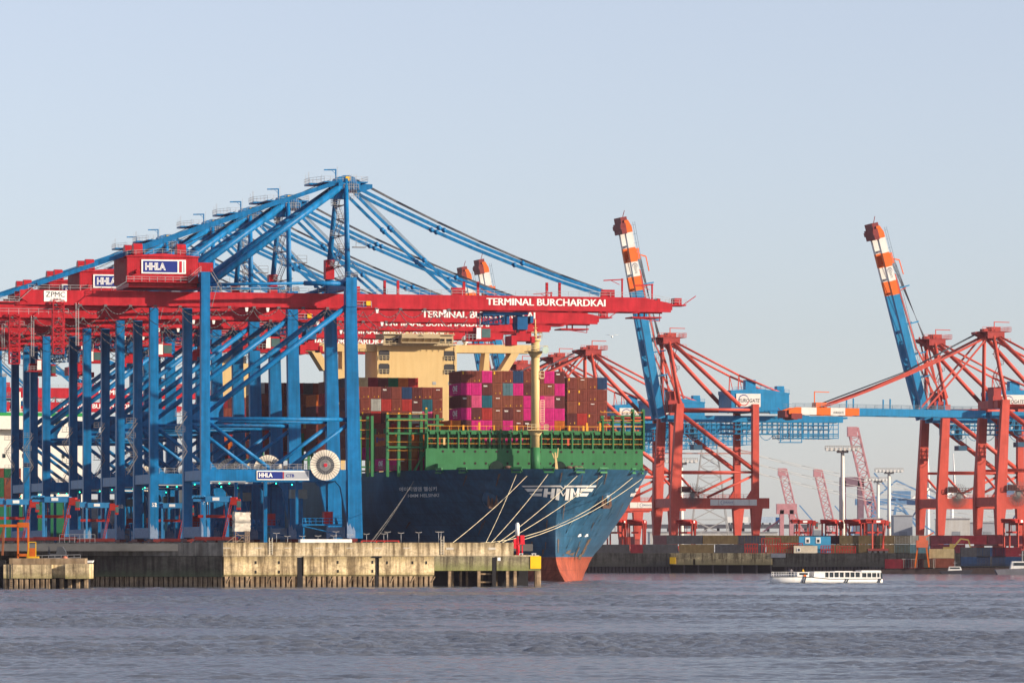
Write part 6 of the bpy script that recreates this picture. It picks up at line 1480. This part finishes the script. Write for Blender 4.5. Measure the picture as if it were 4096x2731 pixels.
def person(loc, coat, hair, lab, rz=0):
    pts = [((0,0,.88), .14), ((0,0,1.12), .15), ((0,0,1.36), .16), ((0,0,1.48), .06), ((0,.02,1.62), .095), ((0,.02,1.70), .085),
           ((.20,0,1.37), .07), ((.30,-.08,1.12), .05), ((.22,-.25,.98), .04), ((-.20,0,1.37), .07), ((-.30,-.08,1.12), .05), ((-.22,-.25,.98), .04),
           ((.10,0,.84), .10), ((.11,-.02,.46), .07), ((.11,.03,.08), .05), ((.11,-.12,.04), .045), ((-.10,0,.84), .10), ((-.11,-.02,.46), .07), ((-.11,.03,.08), .05), ((-.11,-.12,.04), .045)]
    ed = [(0,1),(1,2),(2,3),(3,4),(4,5),(2,6),(6,7),(7,8),(2,9),(9,10),(10,11),(0,12),(12,13),(13,14),(14,15),(0,16),(16,17),(17,18),(18,19)]
    me = bpy.data.meshes.new('person'); me.from_pydata([p for p, r_ in pts], ed, []); o = bpy.data.objects.new('person', me); C.objects.link(o)
    mo = o.modifiers.new('skin', 'SKIN'); me.skin_vertices.new() if not me.skin_vertices else None
    for v, (p, r_) in zip(me.skin_vertices[0].data, pts): v.radius = (r_, r_)
    me.skin_vertices[0].data[0].use_root = True
    o.modifiers.new('sub', 'SUBSURF').levels = 1
    o.modifiers['sub'].render_levels = 1
    me.materials.append(coat); o.location = loc; o.rotation_euler.z = rz; tag(o, lab, 'person', 'people on the launch')
    q = MB(); q.ball((0, .04, 1.69), .105, 8, 6, 1, 1.05, .8); q.build('hair', hair, o)
Mh = mat('dark hair', (.03, .02, .015), .7)
lx = X_at(3305, LY)
for i, (x, y, cn, cc, lab) in enumerate(((-8.2, -.4, 'dark coat', (.03, .03, .05), 'person in a dark coat standing left on the foredeck of the launch'), (-7.6, .5, 'grey coat', (.18, .16, .17), 'person in a grey coat standing in the middle of the launch foredeck'), (-5.2, -1.95, 'yellow jacket', (.55, .30, .03), 'person in a yellow jacket standing beside the launch wheelhouse'))):
    person((lx+x, LY+y-.2, 1.43), mat(cn, cc, .8), Mh, lab, .4*i)
bg_ = thing('work_barge', 'low dark barge lying along the far quay at the right', 'barge', (X_at(3850, 1552), 1552, 0), 0)
q = MB(); q.prism([(-27, -.4), (27, -.4), (30, 2.2), (-30, 1.2)], 'y', 0, 6); q.box(-20, -4, .2, 5.6, 1.4, 2.4); q.build('hull', mat('barge hull', (.045, .03, .028), .7, var=.3), bg_)
q = MB(); q.rail([(-28, -.05, 1.4), (28, -.05, 2.2)], 1.0, 1.6, .09); q.build('railing', M_dark, bg_)
for i, (sx, z, c, L_, lab) in enumerate(((3618, 1.6, 'dark red', 12.0, 'dark red container standing on the left part of the barge'), (3674, 1.7, 'pale grey', 10.0, 'tall pale grey container on the barge near the orange winch'), (3766, 1.8, 'rust brown', 7.6, 'rust brown container on the barge, lower of the right pair'), (3766, 4.72, 'cream', 7.6, 'cream container on top of the rust brown one on the barge'), (3700, 1.7, 'white', 5.0, 'small white container beside the orange winch on the barge'))):
    o = fcont(sx, 1553, z, c, lab, R(90), L_); o.location.x += L_/2; o['group'] = 'containers on the barge'
wn2 = thing('deck_crane', 'small orange crane standing on the barge in front of the quay', 'crane', (X_at(3688, 1551), 1551, 2.0), 0)
for x in (-1.7, 1.7): q = MB(); q.bar((x*1.25, 0, 0), (x*.8, 0, 6), .45); q.build('leg', M_orange, wn2)
q = MB(); q.box(-1.8, 1.8, -1, 1, 6, 8.2); q.box(-1, 1.2, -.8, .8, 8.2, 9.6); q.bar((0, 0, 8.6), (3.6, 0, 10.6), .4); q.build('winch_house', mat('deck crane red', (.6, .14, .07), .5), wn2)
ex = thing('excavator', 'dull yellow excavator on the far quay edge between the right crane legs', 'excavator', (X_at(3815, 1600), 1600, FZ), 0)
q = MB(); q.box(-3.2, .4, -1.3, 1.3, 0, .9); q.build('track', M_dark, ex)
q = MB(); q.box(-3.4, -.2, -1.3, 1.3, .95, 2.0); q.box(-1.4, -.1, -1.3, 0, 2.0, 3.0); q.build('body', mat('excavator yellow', (.30, .22, .07), .6), ex)
q = MB(); q.bar((-.4, 0, 1.6), (2.2, 0, 4.6), .5); q.bar((2.2, 0, 4.6), (4.6, 0, 4.2), .45); q.bar((4.6, 0, 4.2), (5.6, 0, .6), .4); q.box(5.2, 6.1, -.6, .6, 0.1, .9); q.build('arm', MATS['excavator yellow'], ex)
def tug(sx, Y, k, hullm, lab):
    r = thing('work_boat', lab, 'boat', (X_at(sx, Y), Y, 0), 0)
    q = MB(); q.prism([(-5.5*k, 0), (5*k, 0), (6*k, 1.5*k), (-6*k, 1.0*k)], 'y', -1.6*k, 1.6*k); q.build('hull', hullm, r)
    wh = MB().prism([(-3*k, 1.05*k), (2*k, 1.2*k), (1.4*k, 2.6*k), (-2.6*k, 2.6*k)], 'y', -1.2*k, 1.2*k).build('wheelhouse', M_white, r)
    MB().box(-2.3*k, 1.2*k, -1.28*k, -1.21*k, 1.8*k, 2.35*k).build('window', M_glass, wh)
    q = MB(); q.bar((-.5*k, 0, 2.6*k), (-.5*k, 0, 4.6*k), .18*k); q.bar((-1.2*k, 0, 3.9*k), (.4*k, 0, 3.9*k), .1*k); q.build('mast', M_grey, r)
tug(3825, 1546, .85, mat('tug dark hull', (.04, .04, .05), .5), 'small white motor boat moored beside the barge')
tug(4100, 1500, 1.5, mat('grey boat hull', (.16, .16, .18), .5), 'grey and white work boat cut by the right picture edge')
# stacked dark containers on the barge's right half, on the quay face
for i in range(2):
    for j in range(3):
        o = fcont(3960+62*j, 1553.5, 2.3+i*2.9, ['navy blue', 'dark grey', 'navy blue', 'dark grey', 'navy blue', 'dark red'][i*3+j], f'dark container, {ordn(j)} from left, {"lower" if i == 0 else "upper"} row right of the small motor boat', R(90), 9.0); o['group'] = 'containers on the barge'
# gull
gl = thing('gull', 'white gull gliding in the sky right of the red boom tips', 'bird', P(2448, 1347, 900), 0)
q = MB(); q.ball((0, 0, 0), .22, 8, 6, .8, 2.0, .8); q.ball((.0, -.46, .08), .12, 6, 5); q.bar((0, -.56, .06), (0, -.68, .03), .05); q.taper((0, .3, 0), (0, .75, .02), (.05, .05), (.16, .03)); bd = q.build('body', M_white, gl)
for s in (-1, 1):
    q = MB(); q.add([(0, -.15, .05), (s*.45, -.25, .35), (s*1.15, .0, .38), (s*.45, .1, .33), (0, .18, .05), (0, -.15, .0), (s*.45, -.25, .31), (s*1.15, 0, .35), (s*.45, .1, .29), (0, .18, .0)], [(0,1,3,4), (1,2,3), (9,8,6,5), (8,7,6), (0,5,6,1), (1,6,7,2), (2,7,8,3), (3,8,9,4)]); q.build('wing', M_white, gl)
# ------------------------------------------------------------------ haze: one closed box of even air
hz = MB().box(-3600, 3600, -900, 6600, -1.8, 112)
o = hz.build('haze', []); tag(o, kind='stuff')
m = bpy.data.materials.new('haze'); m.use_nodes = True; t = m.node_tree
for n in list(t.nodes):
    if n.type == 'BSDF_PRINCIPLED': t.nodes.remove(n)
vo = t.nodes.new('ShaderNodeVolumePrincipled'); vo.inputs['Density'].default_value = 1.8e-5
vo.inputs['Color'].default_value = (.93, .84, .97, 1); vo.inputs['Anisotropy'].default_value = 0.2
t.links.new(vo.outputs[0], [n for n in t.nodes if n.type == 'OUTPUT_MATERIAL'][0].inputs['Volume'])
o.data.materials.append(m)
